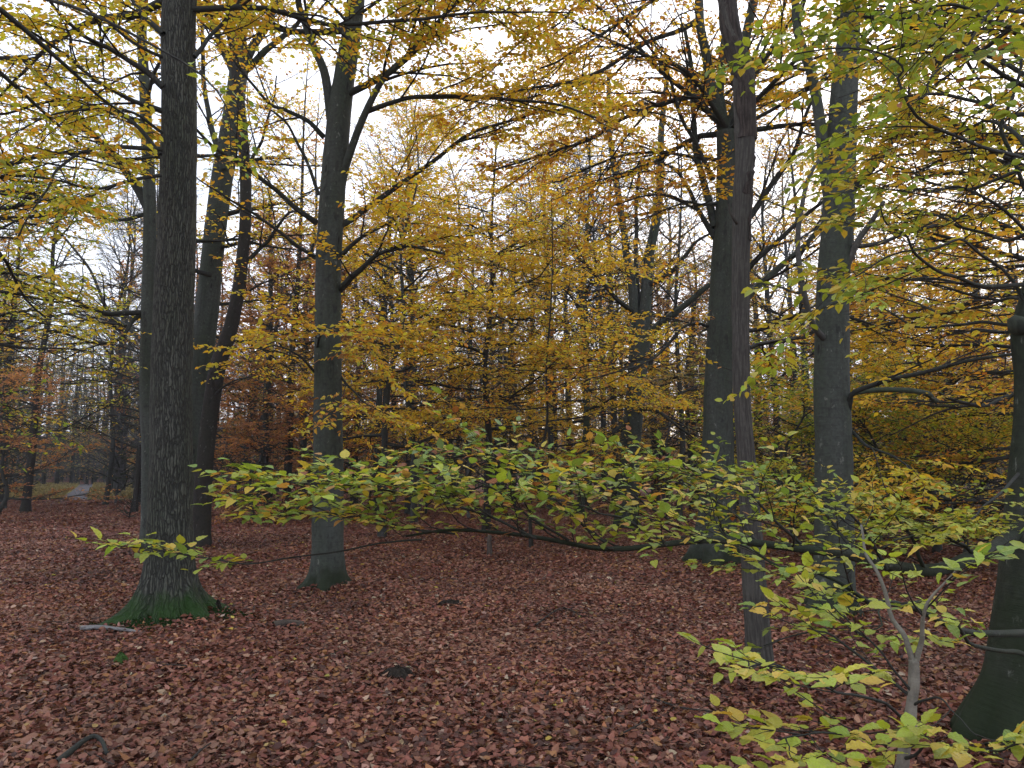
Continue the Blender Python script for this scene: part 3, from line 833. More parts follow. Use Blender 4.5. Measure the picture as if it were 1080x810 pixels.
# big beech behind the dead trunk
p = foot(756, 600); d5 = p[1]
t = Tree('beech_tree', p, 'stout beech behind the bare dead trunk, forking into steep limbs')
t.trunk([(756, 600, 42), (757, 540, 38), (757, 480, 34), (758, 400, 29), (762, 300, 26), (767, 200, 23), (768, 140, 23)], d5, M_beech, K=60, sides=36, flare=.7, flare_h=.3)
kw5 = dict(sub=3.2, sub_len=2.1, tw=7.5, tw_len=.55, gap=.042, size=.09, pal='orange', tm=FAR, keep=.7, rmin=.003)
for path, w0, w1, sub in [
        ([(738, 20, d5), (700, 40, d5 - .6), (650, 65, d5 - 1.2), (600, 85, d5 - 1.8), (545, 95, d5 - 2.4), (490, 110, d5 - 3)], 6, 2, 4.2),
        ([(754, 100, d5), (715, 105, d5 - .4), (670, 120, d5 - .8), (620, 145, d5 - 1.2), (570, 165, d5 - 1.6), (520, 180, d5 - 2)], 6, 2, 4.4),
        ([(763, 170, d5), (730, 165, d5 + .3), (690, 160, d5 + .6), (640, 170, d5 + 1), (590, 190, d5 + 1.3)], 5, 2, 4.2),
        ([(735, -10, d5), (700, -5, d5 - .5), (655, 20, d5 - 1), (610, 55, d5 - 1.4), (570, 70, d5 - 1.7)], 6, 2, 4),
        ([(731, -90, d5), (680, -90, d5 - .6), (600, -60, d5 - 1.3), (530, -20, d5 - 2), (480, 0, d5 - 2.4)], 6, 2, 4),
        ([(732, -60, d5), (690, -40, d5 - .6), (640, -10, d5 - 1.2), (580, 30, d5 - 2)], 6, 2, 3),
        ([(755, 215, d5), (730, 215, d5 - .8), (700, 205, d5 - 1.6), (650, 215, d5 - 2.2)], 4, 1.5, 4),
        ([(766, 150, d5), (755, 105, d5), (745, 60, d5), (737, 10, d5), (732, -60, d5), (728, -200, d5)], 14, 7, 1.6),
        ([(769, 150, d5), (777, 105, d5), (785, 55, d5), (796, 0, d5), (810, -70, d5), (820, -200, d5)], 14, 7, 1.6),
        ([(769, 160, d5), (760, 90, d5 + .3), (766, 40, d5 + .4), (770, -40, d5 + .5), (774, -160, d5 + .5)], 10, 5, 1.6),
        ([(755, 252, d5), (744, 235, d5), (733, 212, d5 - .1), (724, 195, d5 - .2), (712, 180, d5 - .3), (690, 172, d5 - .6), (655, 184, d5 - 1)], 7, 2, 2.6),
        ([(752, 190, d5), (738, 160, d5 - .1), (722, 130, d5 - .3), (705, 80, d5 - .6), (680, 45, d5 - .9), (645, 0, d5 - 1.2)], 6, 2, 2.2),
        ([(754, 240, d5), (741, 190, d5 + .2), (733, 140, d5 + .3), (730, 90, d5 + .3), (722, 30, d5 + .3)], 9, 4, 1.4),
        ([(748, 345, d5), (732, 340, d5 - .3), (715, 352, d5 - .6), (690, 378, d5 - 1), (655, 390, d5 - 1.4), (610, 402, d5 - 1.8)], 4, 1.2, 4),
        ([(772, 335, d5), (800, 300, d5 + .3), (835, 270, d5 + .5), (870, 235, d5 + .6), (905, 190, d5 + .6), (945, 120, d5 + .6)], 9, 3, 2.0),
        ([(772, 300, d5), (805, 270, d5 - .3), (850, 225, d5 - .6), (890, 200, d5 - .9), (950, 170, d5 - 1.3)], 7, 2, 2.0),
        ([(774, 350, d5), (810, 345, d5 - .4), (850, 330, d5 - .8), (900, 335, d5 - 1.2), (940, 350, d5 - 1.5)], 6, 2, 3),
        ([(774, 375, d5), (805, 362, d5 + .4), (845, 355, d5 + .8), (890, 340, d5 + 1.2), (940, 345, d5 + 1.5)], 6, 2, 3),
        ([(773, 250, d5), (800, 215, d5), (835, 165, d5 - .1), (850, 120, d5 - .2), (880, 60, d5 - .4)], 8, 2.5, 2)]:
    P, R = t.limb(path, w0, w1, M_beech if w0 > 8 else M_limb)
    t.spray(P, R, **dict(kw5, sub=sub))
t.auto_limbs(12, 7.5, 15, 4.8, (.2, 1.0), **kw5)
t.done()

# bare dead trunk
p = foot(802, 713); d6 = p[1]
t = Tree('dead_tree', p, 'slender dead trunk stripped of bark, crooked at the top, in front of the stout beech')
tr = t.trunk([(802, 713, 27), (797, 640, 25), (792, 560, 23), (787, 480, 19.5), (782, 400, 18), (781, 300, 18), (783, 210, 19), (786, 160, 20), (785, 110, 22), (782, 75, 22), (772, 40, 20), (766, 0, 18), (764, -40, 15)], d6, M_dead, K=60, sides=20, bumpy=.07, flare=.25, flare_h=.15,
             extra=[(at(768, -90, d6)[0], d6 + .05, at(768, -90, d6)[2], .03)])
# bark that still clings to the upper bend and to the foot
def bark_sheath(P, R, i0, i1, fac, name, a0, a1):
    g = Geo(); q = P[0, i0:i1]; r = R[0, i0:i1]; K = len(q); S = 14
    T = norm(np.gradient(q, axis=0)); A = norm(np.cross(T, [0, 1, 0])); B = np.cross(T, A)
    u = np.linspace(0, 1, S)[None]; k = np.linspace(0, 1, K)[:, None]
    jag = .5 * np.sin(9 * k) + .4 * np.sin(23 * k + 1)
    th = (a0 + jag) + (a1 - a0 + .7 * np.sin(13 * k + 2) - jag) * u
    rr = r[:, None] * fac * (1 + .05 * np.sin(17 * k + 5 * th) + .04 * np.sin(31 * k + 3 * th))
    V = q[:, None] + rr[..., None] * (np.cos(th)[..., None] * A[:, None] + np.sin(th)[..., None] * B[:, None])
    Vi = q[:, None] + (rr * .93)[..., None] * (np.cos(th)[..., None] * A[:, None] + np.sin(th)[..., None] * B[:, None])
    i = np.arange(K - 1)[:, None] * S + np.arange(S - 1)[None]
    Q = np.stack([i, i + 1, i + S + 1, i + S], -1).reshape(-1, 4)
    e = np.arange(K - 1) * S; n = K * S
    E = np.concatenate([np.stack([e, e + S, e + S + n, e + n], -1), np.stack([e + S - 1, e + S - 1 + n, e + 2 * S - 1 + n, e + 2 * S - 1], -1)])
    bc = np.stack([np.cos(th) * .1, np.sin(th) * .1, np.broadcast_to(k * 2, th.shape)], -1).reshape(-1, 3)
    g.add(np.concatenate([V.reshape(-1, 3), Vi.reshape(-1, 3)]), [Q, Q[:, ::-1] + n, E], bc=np.concatenate([bc, bc]))
    return g.build(name, M_oakdark, t.root, t.base)


M_oakdark = bark_mat('flaking_bark', (.07, .055, .048), (.022, .018, .016), (.05, .045, .036), 0, 'dead')
n = t.tP.shape[1]
def ring_at(py):
    z = at(785, py, d6)[2]; return int(np.argmin(np.abs(t.tP[0, :, 2] - z)))
bark_sheath(t.tP, t.tR, ring_at(150), ring_at(-35), 1.10, 'bark', 0.2, 5.6)
bark_sheath(t.tP, t.tR, ring_at(250), ring_at(160), 1.08, 'bark', 1.9, 3.4)
P, R = t.limb([(782, 85, d6), (795, 60, d6 - .1), (806, 35, d6 - .2)], 6, 2, M_dead)
t.limb([(781, 240, d6), (772, 228, d6 - .1), (768, 215, d6 - .12)], 4, 2, M_dead)
t.done()

# smooth beech right of it
p = foot(877, 652); d7 = p[1]
t = Tree('beech_tree', p, 'smooth blue grey beech right of the dead trunk with crooked broken boughs')
t.trunk([(877, 652, 44), (879, 600, 41), (880, 540, 39), (879, 470, 38), (877, 400, 36), (879, 300, 32), (884, 220, 32), (888, 140, 30), (893, 60, 24), (897, 0, 20)], d7, M_beech, K=60, sides=36, flare=.6, flare_h=.16, lobes=6,
        extra=[(at(902, -100, d7)[0], d7, at(902, -100, d7)[2], .09), (3.75, d7, 12, .06), (3.9, d7, 16, .03)])
kw7 = dict(sub=3.2, sub_len=1.7, tw=8, tw_len=.45, gap=.038, size=.078, pal='mixed', tm=MID, keep=.85)
for path, w0, w1, sub, mt in [
        ([(876, 215, d7), (868, 160, d7 - .05), (862, 110, d7 - .1), (852, 70, d7 - .15), (842, 20, d7 - .2), (836, -40, d7 - .2), (828, -130, d7 - .2)], 15, 7, .8, M_beech),
        ([(876, 362, d7), (864, 350, d7 - .18), (852, 330, d7 - .3), (845, 300, d7 - .4), (842, 265, d7 - .45), (844, 228, d7 - .5), (852, 192, d7 - .5), (864, 168, d7 - .5)], 8, 4, 0, M_bleached),
        ([(884, 290, d7), (895, 275, d7 - .1), (908, 250, d7 - .2), (920, 232, d7 - .3), (932, 212, d7 - .4)], 9, 5, 0, M_bleached),
        ([(893, 445, d7), (897, 425, d7 - .15), (902, 412, d7 - .25), (930, 403, d7 - .5), (975, 392, d7 - .8), (1020, 382, d7 - 1), (1080, 373, d7 - 1.2), (1120, 372, d7 - 1.3)], 7, 3, 1.6, M_limb),
        ([(896, 417, d7), (915, 412, d7 + .1), (950, 411, d7 + .2), (975, 415, d7 + .3), (988, 423, d7 + .35)], 5, 6, 0, M_beech_g),
        ([(893, 450, d7), (915, 470, d7 - .3), (945, 483, d7 - .6), (975, 505, d7 - .9)], 4, 1.5, 2.5, M_limb),
        ([(893, 320, d7), (930, 300, d7 - .5), (980, 295, d7 - .9), (1040, 303, d7 - 1.3), (1100, 305, d7 - 1.6)], 4, 2, 3.0, M_limb),
        ([(896, 205, d7), (930, 165, d7 - .3), (960, 120, d7 - .6), (985, 80, d7 - .9), (1010, 45, d7 - 1.1), (1060, 20, d7 - 1.4)], 8, 3, 2.2, M_limb),
        ([(895, 260, d7), (935, 255, d7 + .3), (975, 240, d7 + .6), (1030, 225, d7 + .8), (1090, 230, d7 + 1)], 5, 2, 3, M_limb)]:
    P, R = t.limb(path, w0, w1, mt)
    if sub:
        t.spray(P, R, **dict(kw7, sub=sub, tmin=.25))
t.auto_limbs(9, 7, 14, 3.2, (.1, 1.0), **dict(kw7, keep=.7))
t.done()

# ------------------------------------------------------------------ twisted beech at the right edge with the long low bough
p = foot(1062, 788); d8 = p[1]
t = Tree('beech_tree', p, 'gnarled green barked beech at the right edge, its long low leafy bough crossing the view')
t.trunk([(1068, 788, 74), (1074, 720, 66), (1079, 650, 56), (1082, 590, 50), (1086, 520, 42), (1091, 450, 38), (1090, 400, 34), (1084, 352, 32), (1092, 310, 27), (1108, 230, 24), (1118, 120, 22), (1122, 0, 20)], d8, M_gnarl, K=70, sides=36, bumpy=.045, flare=.6, flare_h=.2, lobes=6,
        extra=[(3.3, d8, 6, .06), (3.4, d8 + .2, 9, .03)])
nk = dict(tm=NEAR, pal='near', sub=15.0, sub_len=.44, tw=18, tw_len=.14, gap=.026, size=.038, flat=.94, rise=.06, rmin=.001, tilt=.2, droop=.0, keep=.95, tmin=.1, wob=.1)
bough = [(1072, 560, d8), (1052, 577, d8 - .25), (1022, 590, d8 - .5), (985, 603, d8 - .7), (945, 600, d8 - .9), (900, 588, 3.2), (850, 579, 3.0), (800, 573, 2.9), (750, 570, 2.8), (700, 571, 2.7), (640, 574, 2.6), (590, 569, 2.52), (545, 566, 2.45), (480, 563, 2.4), (430, 570, 2.36)]
P, R = t.limb(bough, 17, 2.2, M_gnarl, K=90, sides=12, name='bough', wob=.0035, bumpy=.13)
r = R[0]; 
t.spray(P, R, **dict(nk, tmin=.42, sub=4.5, rise=.3, sub_len=.5))
for path, w0, w1, o in [
        ([(565, 568, 2.47), (520, 548, 2.45), (470, 528, 2.4), (420, 518, 2.35), (360, 512, 2.3), (310, 511, 2.25), (270, 515, 2.2)], 3.2, 1.2, dict(sub=27.8)),
        ([(480, 563, 2.4), (430, 556, 2.38), (380, 546, 2.35), (330, 540, 2.3), (285, 545, 2.25)], 2.5, 1, dict(sub=20.9)),
        ([(445, 569, 2.36), (400, 572, 2.33), (350, 582, 2.3), (300, 592, 2.27), (260, 594, 2.24), (215, 587, 2.2), (170, 579, 2.17), (135, 576, 2.15)], 2.2, .9, dict(sub=11, sub_len=.26, tmin=.5, keep=1)),
        ([(640, 573, 2.6), (605, 548, 2.65), (575, 515, 2.7), (545, 492, 2.75), (505, 482, 2.8), (440, 488, 2.85)], 3.2, 1.2, dict(sub=17.4)),
        ([(600, 570, 2.53), (560, 545, 2.5), (525, 520, 2.45), (490, 503, 2.4), (450, 500, 2.35)], 3, 1.2, dict(sub=17.4)),
        ([(740, 570, 2.78), (700, 545, 2.7), (665, 520, 2.65), (630, 505, 2.6), (590, 500, 2.55)], 3.4, 1.2, dict(sub=17.4)),
        ([(700, 571, 2.7), (660, 550, 2.55), (620, 535, 2.45), (570, 525, 2.35)], 3, 1.2, dict(sub=17.4)),
        ([(800, 573, 2.9), (775, 545, 3.0), (745, 520, 3.1), (705, 502, 3.2), (650, 498, 3.3)], 3.4, 1.2, dict(sub=15.1)),
        ([(850, 579, 3.0), (815, 545, 2.95), (790, 520, 2.9), (755, 505, 2.85), (720, 498, 2.8)], 3.4, 1.2, dict(sub=17.4)),
        ([(905, 589, 3.2), (885, 560, 3.3), (860, 535, 3.4), (830, 515, 3.5), (800, 505, 3.6)], 4, 1.3, dict(sub=15.1)),
        ([(935, 600, 3.4), (915, 565, 3.3), (895, 540, 3.2), (870, 525, 3.1)], 4, 1.3, dict(sub=17.4)),
        ([(975, 603, d8 - .75), (965, 575, d8 - .9), (950, 550, d8 - 1), (925, 530, d8 - 1.1)], 5, 1.5, dict(sub=8.1, pal='ygreen')),
        ([(1030, 588, d8 - .45), (1010, 570, d8 - .7), (985, 560, d8 - .9), (960, 565, d8 - 1.2), (930, 575, d8 - 1.4)], 5, 1.5, dict(sub=15.1)),
        ([(1074, 500, d8 - .1), (1045, 530, d8 - .7), (1020, 548, d8 - 1), (985, 555, d8 - 1.3)], 4, 1.3, dict(sub=8.1)),
        ([(1085, 668, d8 - .3), (1060, 667, 3.3), (1020, 657, 2.9), (980, 645, 2.6), (935, 640, 2.4), (900, 632, 2.3), (862, 610, 2.25), (820, 598, 2.2), (790, 580, 2.2), (770, 560, 2.2), (755, 535, 2.2)], 9, 1.3, dict(sub=2.3, tmin=.4)),
        ([(1088, 694, d8 - .3), (1060, 684, 3.2), (1020, 670, 2.8), (985, 650, 2.5), (960, 640, 2.3), (930, 645, 2.1), (905, 660, 2.0)], 6, 1.3, dict(sub=2.3, tmin=.55)),
        ([(905, 632, 2.3), (880, 620, 2.2), (850, 625, 2.1), (825, 608, 2.05)], 2.5, 1, dict(sub=4.9))]:
    Pb, Rb = t.limb(path, w0, w1, M_limb if w0 < 5 else M_gnarl, K=24, sides=7, wob=.008)
    t.spray(Pb, Rb, **dict(nk, **o))
# higher boughs whose leaves fill the upper right corner
uk = dict(tm=MID, pal='ygreen', sub=8.0, sub_len=1.05, tw=12, tw_len=.28, gap=.032, size=.060, flat=.85, rise=-.01, rmin=.0014, tilt=.35, droop=.15, keep=.8, tmin=.15)
for path, w0, w1, o in [
        ([(1098, 270, d8), (1085, 215, d8 - .1), (1062, 140, d8 - .2), (1066, 100, d8 - .2), (1078, 62, d8 - .2)], 5, 3, dict(sub=2)),
        ([(1112, 180, d8), (1070, 165, 4.2), (1020, 148, 3.9), (975, 130, 3.7), (948, 85, 3.6), (945, 62, 3.55), (905, 57, 3.5), (840, 60, 3.4)], 5, 1.5, dict(sub=3, pal='near')),
        ([(1092, 300, d8), (1040, 298, 4.4), (1000, 292, 4.2), (972, 278, 4.0), (960, 258, 3.9), (945, 235, 3.8), (930, 220, 3.7)], 5, 1.5, dict(sub=3.4)),
        ([(1118, 110, d8), (1060, 80, 4.5), (1000, 55, 4.3), (950, 48, 4.1), (900, 30, 4.0), (850, 20, 3.9)], 6, 1.5, dict(sub=4)),
        ([(1120, 60, d8), (1060, 30, 4.3), (1010, 15, 4.0), (970, -5, 3.8), (920, -20, 3.6)], 6, 1.5, dict(sub=4.5, pal='near')),
        ([(1118, 120, d8), (1070, 120, 5.2), (1020, 105, 5.4), (970, 100, 5.6), (940, 110, 5.8)], 6, 2, dict(sub=4)),
        ([(1105, 240, d8), (1060, 250, 5.1), (1010, 240, 5.2), (975, 222, 5.3), (950, 225, 5.4)], 5, 1.5, dict(sub=4)),
        ([(1088, 350, d8), (1050, 340, 5.0), (1010, 345, 5.1), (960, 340, 5.2), (920, 320, 5.4)], 5, 1.5, dict(sub=4, pal='mixed')),
        ([(1085, 330, d8), (1055, 280, 4.6), (1010, 250, 4.2), (960, 265, 3.9), (905, 290, 3.7), (880, 315, 3.6)], 4, 1.2, dict(sub=3.2, pal='near')),
        ([(1120, 40, d8), (1040, -10, 5.2), (960, -30, 5.6), (860, -40, 6)], 6, 2, dict(sub=4)),
        ([(1122, 0, d8), (1060, 0, 3.8), (1000, 75, 3.3), (960, 100, 3.1)], 4, 1.2, dict(sub=3, pal='near')),
        ([(1115, 150, d8), (1060, 190, 4.6), (1000, 195, 4.7), (960, 185, 4.8), (930, 170, 4.9)], 5, 1.5, dict(sub=8)),
        ([(1118, 100, d8), (1050, 60, 4.9), (980, 25, 5.1), (920, 5, 5.3), (860, -15, 5.5)], 6, 1.5, dict(sub=8)),
        ([(1100, 260, d8), (1050, 215, 4.3), (1000, 200, 4.2), (960, 195, 4.1), (940, 200, 4)], 4, 1.2, dict(sub=7, pal='ygreen')),
        ([(1092, 310, d8), (1050, 320, 5.2), (1000, 330, 5.6), (950, 310, 6), (905, 300, 6.4)], 4, 1.2, dict(sub=8, pal='mixed')),
        ([(1112, 190, d8), (1050, 130, 5.4), (990, 140, 5.8), (930, 150, 6.2)], 5, 1.5, dict(sub=8, pal='mixed')),
        ([(1122, 0, d8), (1060, 40, 5.4), (1000, 60, 5.8), (950, 70, 6.2), (920, 60, 6.6)], 6, 2, dict(sub=8, pal='mixed')),
        ([(1122, 0, d8), (1090, -80, 4.4), (1000, -110, 4), (850, -100, 4)], 6, 2, dict(sub=3))]:
    Pb, Rb = t.limb(path, w0, w1, M_limb, K=26, sides=7, wob=.014)
    t.spray(Pb, Rb, **dict(uk, **o))
# callus knob and root hollow
for (kx, ky, kd, kr) in [(1074, 344, d8 - .06, .06)]:
    c = at(kx, ky, kd); g = Geo()
    q = np.array([c + [0.1, .05, -.06], c + [.05, .02, -.01], c, c + [-.02, -.01, .045], c + [-.02, -.02, .06]])
    tubes(g, q[None], np.array([[kr * .8, kr, kr, kr * .75, kr * .25]]), 14, .08, True); g.build('burl', M_beech_g, t.root, t.base)
t.done(M_near)

# ------------------------------------------------------------------ pale sapling close to the camera
base = at(955, 1010, 1.75); base[2] = hgt(base[0], base[1])
t = Tree('beech_sapling', base, 'pale barked forked sapling close by at lower right with yellow green leaves', 'sapling')
P0 = at(952, 800, 1.72)
t.trunk([(955, 1010, 17, 1.75), (951, 880, 15, 1.73), (953, 800, 12.5, 1.72), (957, 780, 11.5, 1.72), (960, 760, 12.5, 1.72), (962, 740, 10.5, 1.72), (964, 722, 11.5, 1.72), (964, 694, 10, 1.72)], 1.72, M_pale, K=24, sides=12, bumpy=.06, flare=0, name='stem')
sk = dict(nk, sub=21, sub_len=.26, tw=25, tw_len=.09, gap=.026, size=.039, tmin=.2)
for path, w0, w1, o in [
        ([(964, 700, 1.72), (955, 675, 1.72), (943, 655, 1.73), (934, 628, 1.74), (926, 605, 1.75), (914, 583, 1.76), (906, 553, 1.77)], 7, 2.5, dict(sub=4.4, tmin=.3, sub_len=.16)),
        ([(965, 702, 1.72), (972, 672, 1.7), (975, 645, 1.68), (990, 620, 1.66), (1010, 600, 1.64)], 7, 1.5, dict(sub=10.8)),
        ([(959, 762, 1.72), (925, 742, 1.6), (895, 728, 1.52), (860, 720, 1.45), (825, 705, 1.4), (800, 700, 1.37)], 4, 1.2, dict(sub=10.8, tmin=.3)),
        ([(955, 785, 1.72), (925, 780, 1.6), (890, 775, 1.5), (850, 772, 1.42), (825, 778, 1.36)], 4, 1.2, dict(sub=10.8, tmin=.25)),
        ([(962, 735, 1.72), (935, 715, 1.75), (905, 690, 1.78), (880, 672, 1.8), (840, 668, 1.82), (805, 680, 1.85)], 4, 1.2, dict(sub=12.6, tmin=.25)),
        ([(961, 745, 1.72), (985, 735, 1.66), (1005, 750, 1.6), (1030, 775, 1.54)], 3, 1.2, dict(sub=10.8, tmin=.5)),
        ([(953, 800, 1.72), (975, 790, 1.6), (1000, 785, 1.5), (1040, 790, 1.4), (1070, 790, 1.35)], 4, 1.2, dict(sub=14.4)),
        ([(952, 830, 1.72), (930, 825, 1.6), (890, 815, 1.5), (850, 820, 1.42)], 4, 1.2, dict(sub=12.6)),
        ([(962, 730, 1.72), (930, 690, 1.7), (905, 665, 1.68), (890, 650, 1.66)], 3, 1.2, dict(sub=10.8, tmin=.3))]:
    Pb, Rb = t.limb(path, w0, w1, M_pale if w0 > 6 else M_limb, K=18, sides=7, wob=.012)
    t.spray(Pb, Rb, **dict(sk, **o))
t.done(M_near)

# ------------------------------------------------------------------ beech standing outside the frame at left: its twigs hang into the top left corner
t = Tree('beech_tree', (-4.6, 3.4, hgt(-4.6, 3.4)), 'overhanging beech twigs with a few large yellow leaves at the top left')
pts = [(-4.6, 3.4, -.2, .19), (-4.6, 3.4, 1.5, .17), (-4.55, 3.45, 4, .14), (-4.5, 3.5, 7, .1), (-4.5, 3.5, 10, .03)]
q = smooth_path(pts, 50); g = Geo(); tubes(g, q[None, :, :3], q[None, :, 3], 18, .04, True); g.build('trunk', M_beech, t.root, t.base); t.tP, t.tR = q[None, :, :3], q[None, :, 3]
for rows, o in [([(-4.55, 3.45, 4.3, .03), (-3.6, 3.3, 4.2, .022), (-2.4, 3.1, 3.75, .012), (-1.55, 3.0, 3.38, .006), (-1.2, 2.95, 3.12, .003), (-1.13, 2.95, 2.85, .002)], dict(tmin=.72, sub=3.2, sub_len=.3, keep=.4)),
                ([(-4.5, 3.5, 5.2, .04), (-4.2, 4.6, 5.2, .03), (-3.9, 5.8, 5.1, .02), (-3.6, 6.8, 4.9, .01)], dict(sub=4, sub_len=.9, pal='mixed', keep=.8, tm=MID, tw=6, tw_len=.35, gap=.06)),
                ([(-4.5, 3.5, 5.6, .04), (-4.6, 5.0, 5.4, .03), (-4.6, 6.4, 5.2, .02), (-4.5, 7.8, 5.0, .01)], dict(sub=4, sub_len=.9, pal='mixed', keep=.8, tm=MID, tw=6, tw_len=.35, gap=.06)),
                ([(-4.5, 3.5, 4.5, .04), (-4.9, 5.4, 4.2, .03), (-5.2, 7.2, 3.9, .02), (-5.4, 8.8, 3.4, .01)], dict(sub=4, sub_len=.9, pal='ygreen', keep=.8, tm=MID, tw=6, tw_len=.35, gap=.06))]:
    Pb, Rb = t.limb3(np.array(rows), M_limb, 24, 7)
    t.spray(Pb, Rb, **dict(nk, **o))
t.done(M_near)


# ------------------------------------------------------------------ understorey and middle-distance trees
def mid_tree(px, d, ws, label, pal, ctrl_lean=(0, 0), top=14, limbs=(), auto=None, matl=M_far, group=None, name='beech_tree', flare=.4, auto2=None):
    """px: pixel column at the base, ws: base width in pixels; a tree of the middle distance with limbs all round"""
    b_ = at(px, 520, d); b_[2] = hgt(b_[0], b_[1])
    t = Tree(name, b_, label, 'shrub' if 'shrub' in name else 'tree', group)
    r = ws * px_size(px, 500, d) / 2
    lx, ly = ctrl_lean
    rows = [(b_[0], d, b_[2] - .2, r * 1.05), (b_[0], d, b_[2], r)]
    for k in (1, 2, 3, 4, 5, 6):
        f = k / 6
        rows.append((b_[0] + lx * f + .12 * rng.normal() * (f < 1), d + ly * f + .12 * rng.normal(), b_[2] + top * f, max(.012, r * (1 - .92 * f))))
    q = smooth_path(rows, 60); g = Geo()
    t.tP, t.tR = q[None, :, :3], np.maximum(q[None, :, 3], .01)
    z = np.clip(q[:, 2] - b_[2], 0, None)
    tubes(g, t.tP, t.tR * (1 + flare * np.exp(-z / .25)), 14, .04, True); g.build('trunk', matl, t.root, b_)
    for path, w0, w1, o in limbs:
        Pb, Rb = t.limb(path, w0, w1, matl, K=16, sides=6)
        t.spray(Pb, Rb, **o)
    for a in (auto, auto2):
        if a:
            a = dict(a); n, z0, z1, L = a.pop('lim'); t.auto_limbs(n, z0, z1, L, matl=M_limb, sides=5, **dict(dict(pal=pal), **a))
    return t


fk = dict(tm=FAR, sub=4.4, sub_len=1.7, tw=7.2, tw_len=.6, gap=.042, size=.10, flat=.9, rise=0, rmin=.003, tilt=.4, droop=.12, keep=.85)
gold = dict(fk, pal='yellow')
# golden understorey beech filling the middle of the view
t = mid_tree(513, 21, 8, 'dark slender trunk of the golden beech in the middle of the view', 'yellow', (.2, .3), 13, auto=dict(gold, lim=(22, 2.7, 8.5, 4.2), elev=(-.02, .35), droop=-.02, keep=.7), auto2=dict(gold, lim=(16, 7.5, 12.5, 3.4), elev=(.1, .8), keep=.8), matl=M_twig)
t.done()
t = mid_tree(560, 17, 4, 'thin golden beech right of the dark slender trunk, tiers of yellow orange leaves', 'orange', (.5, .2), 8, auto=dict(fk, pal='yellow', keep=.65, lim=(16, 2.6, 7, 3.6), elev=(.0, .4), droop=-.02), matl=M_twig)
t.done()
t = mid_tree(437, 24, 7, 'grey trunk of the yellow beech left of the dark slender trunk', 'yellow', (-.5, .3), 14, auto=dict(gold, lim=(20, 2.8, 9, 4.2), elev=(0, .4), droop=-.02, keep=.65), auto2=dict(fk, lim=(13, 8, 13, 3.4), elev=(.2, .9), keep=.8))
t.done()
t = mid_tree(404, 19, 8, 'brown trunked young beech with orange leaves beside the left of centre beech', 'orange', (.6, .2), 11, auto=dict(fk, lim=(16, 2, 8, 3.4), elev=(-.05, .4), keep=.65))
t.done()
t = mid_tree(611, 27, 8, 'pale green barked trunk among golden leaves right of centre', 'yellow', (.6, .2), 18, auto=dict(gold, lim=(18, 2.8, 9, 4.4), elev=(0, .35), keep=.65), auto2=dict(fk, lim=(12, 8, 16, 3.8), elev=(.3, 1), keep=.6), matl=M_beech_g)
t.done()

# old spreading beech between the golden trees and the stout beech
p = foot(660, 553); d10 = 22.5
p = at(660, 540, d10); p[2] = 0
t = Tree('beech_tree', p, 'old many limbed beech with bent trunk left of the stout beech')
t.trunk([(658, 555, 24), (663, 500, 21), (669, 430, 20), (673, 385, 21), (676, 350, 22)], d10, M_beech, flare=.4, K=30)
bare = dict(fk, pal='dull', sub=2.6, sub_len=2.2, tw=4.5, tw_len=.8, gap=.12, size=.10, keep=.55)
for path, w0, w1, o in [
        ([(675, 360, d10), (668, 315, d10), (660, 270, d10), (655, 220, d10), (645, 150, d10), (640, 80, d10)], 12, 4, bare),
        ([(677, 360, d10), (682, 310, d10), (688, 250, d10), (694, 205, d10), (700, 140, d10), (704, 60, d10)], 15, 5, bare),
        ([(678, 362, d10), (698, 340, d10 - .6), (722, 322, d10 - 1), (750, 300, d10 - 1.4), (780, 280, d10 - 1.6)], 11, 4, bare),
        ([(675, 352, d10), (672, 290, d10 + .5), (670, 240, d10 + 1), (676, 170, d10 + 1)], 7, 3, bare),
        ([(684, 300, d10), (705, 290, d10 - .5), (735, 255, d10 - 1), (760, 240, d10 - 1.2)], 7, 2, bare),
        ([(668, 330, d10), (645, 310, d10 - .8), (620, 280, d10 - 1.2), (590, 255, d10 - 1.5)], 6, 2, dict(fk, pal='orange', keep=.6)),
        ([(668, 435, d10), (690, 432, d10 - 1), (715, 450, d10 - 1.8), (745, 470, d10 - 2.2)], 5, 2, bare),
        ([(665, 440, d10), (630, 470, d10 - 1.2), (600, 480, d10 - 2)], 4, 1.5, dict(fk, pal='yellow')),
        ([(672, 400, d10), (640, 385, d10 - 1.5), (600, 375, d10 - 2.5), (560, 370, d10 - 3.2)], 5, 1.5, dict(fk, pal='orange', keep=.9)),
        ([(674, 410, d10), (700, 400, d10 - 1.5), (735, 395, d10 - 2.5)], 5, 1.5, dict(fk, pal='dull', keep=.7))]:
    P, R = t.limb(path, w0, w1, M_beech if w0 > 8 else M_limb)
    t.spray(P, R, **o)
t.tP, t.tR = P, R
t.done()

# trees beyond the right hand beeches: low boughs of orange and green leaves
t = mid_tree(1135, 11.5, 26, 'dense orange leaved boughs hanging low at the right edge', 'orange', (.2, .2), 13, auto=dict(fk, lim=(20, 1.3, 7, 4.4), elev=(-.1, .25), droop=-.035, az=(1.7, 4.4), size=.08, gap=.055, tw=4.6), auto2=dict(fk, pal='mixed', lim=(12, 6, 12, 4), elev=(.1, .7), size=.08, az=(1.7, 4.8)))
t.done()
t = mid_tree(985, 15.5, 8, 'bushy young beech with rusty orange leaves behind the blue grey beech', 'orange', (.1, .2), 6.5, auto=dict(fk, lim=(30, .5, 5.5, 2.9), elev=(-.05, .5), keep=1, size=.085))
t.done()
t = mid_tree(925, 18, 6, 'low bush of mixed green and orange leaves beside the blue grey beech', 'green', (-.1, .1), 3.6, auto=dict(fk, lim=(26, .3, 3, 2.4), elev=(.0, .6), keep=1.0), name='beech_shrub')
t.done()
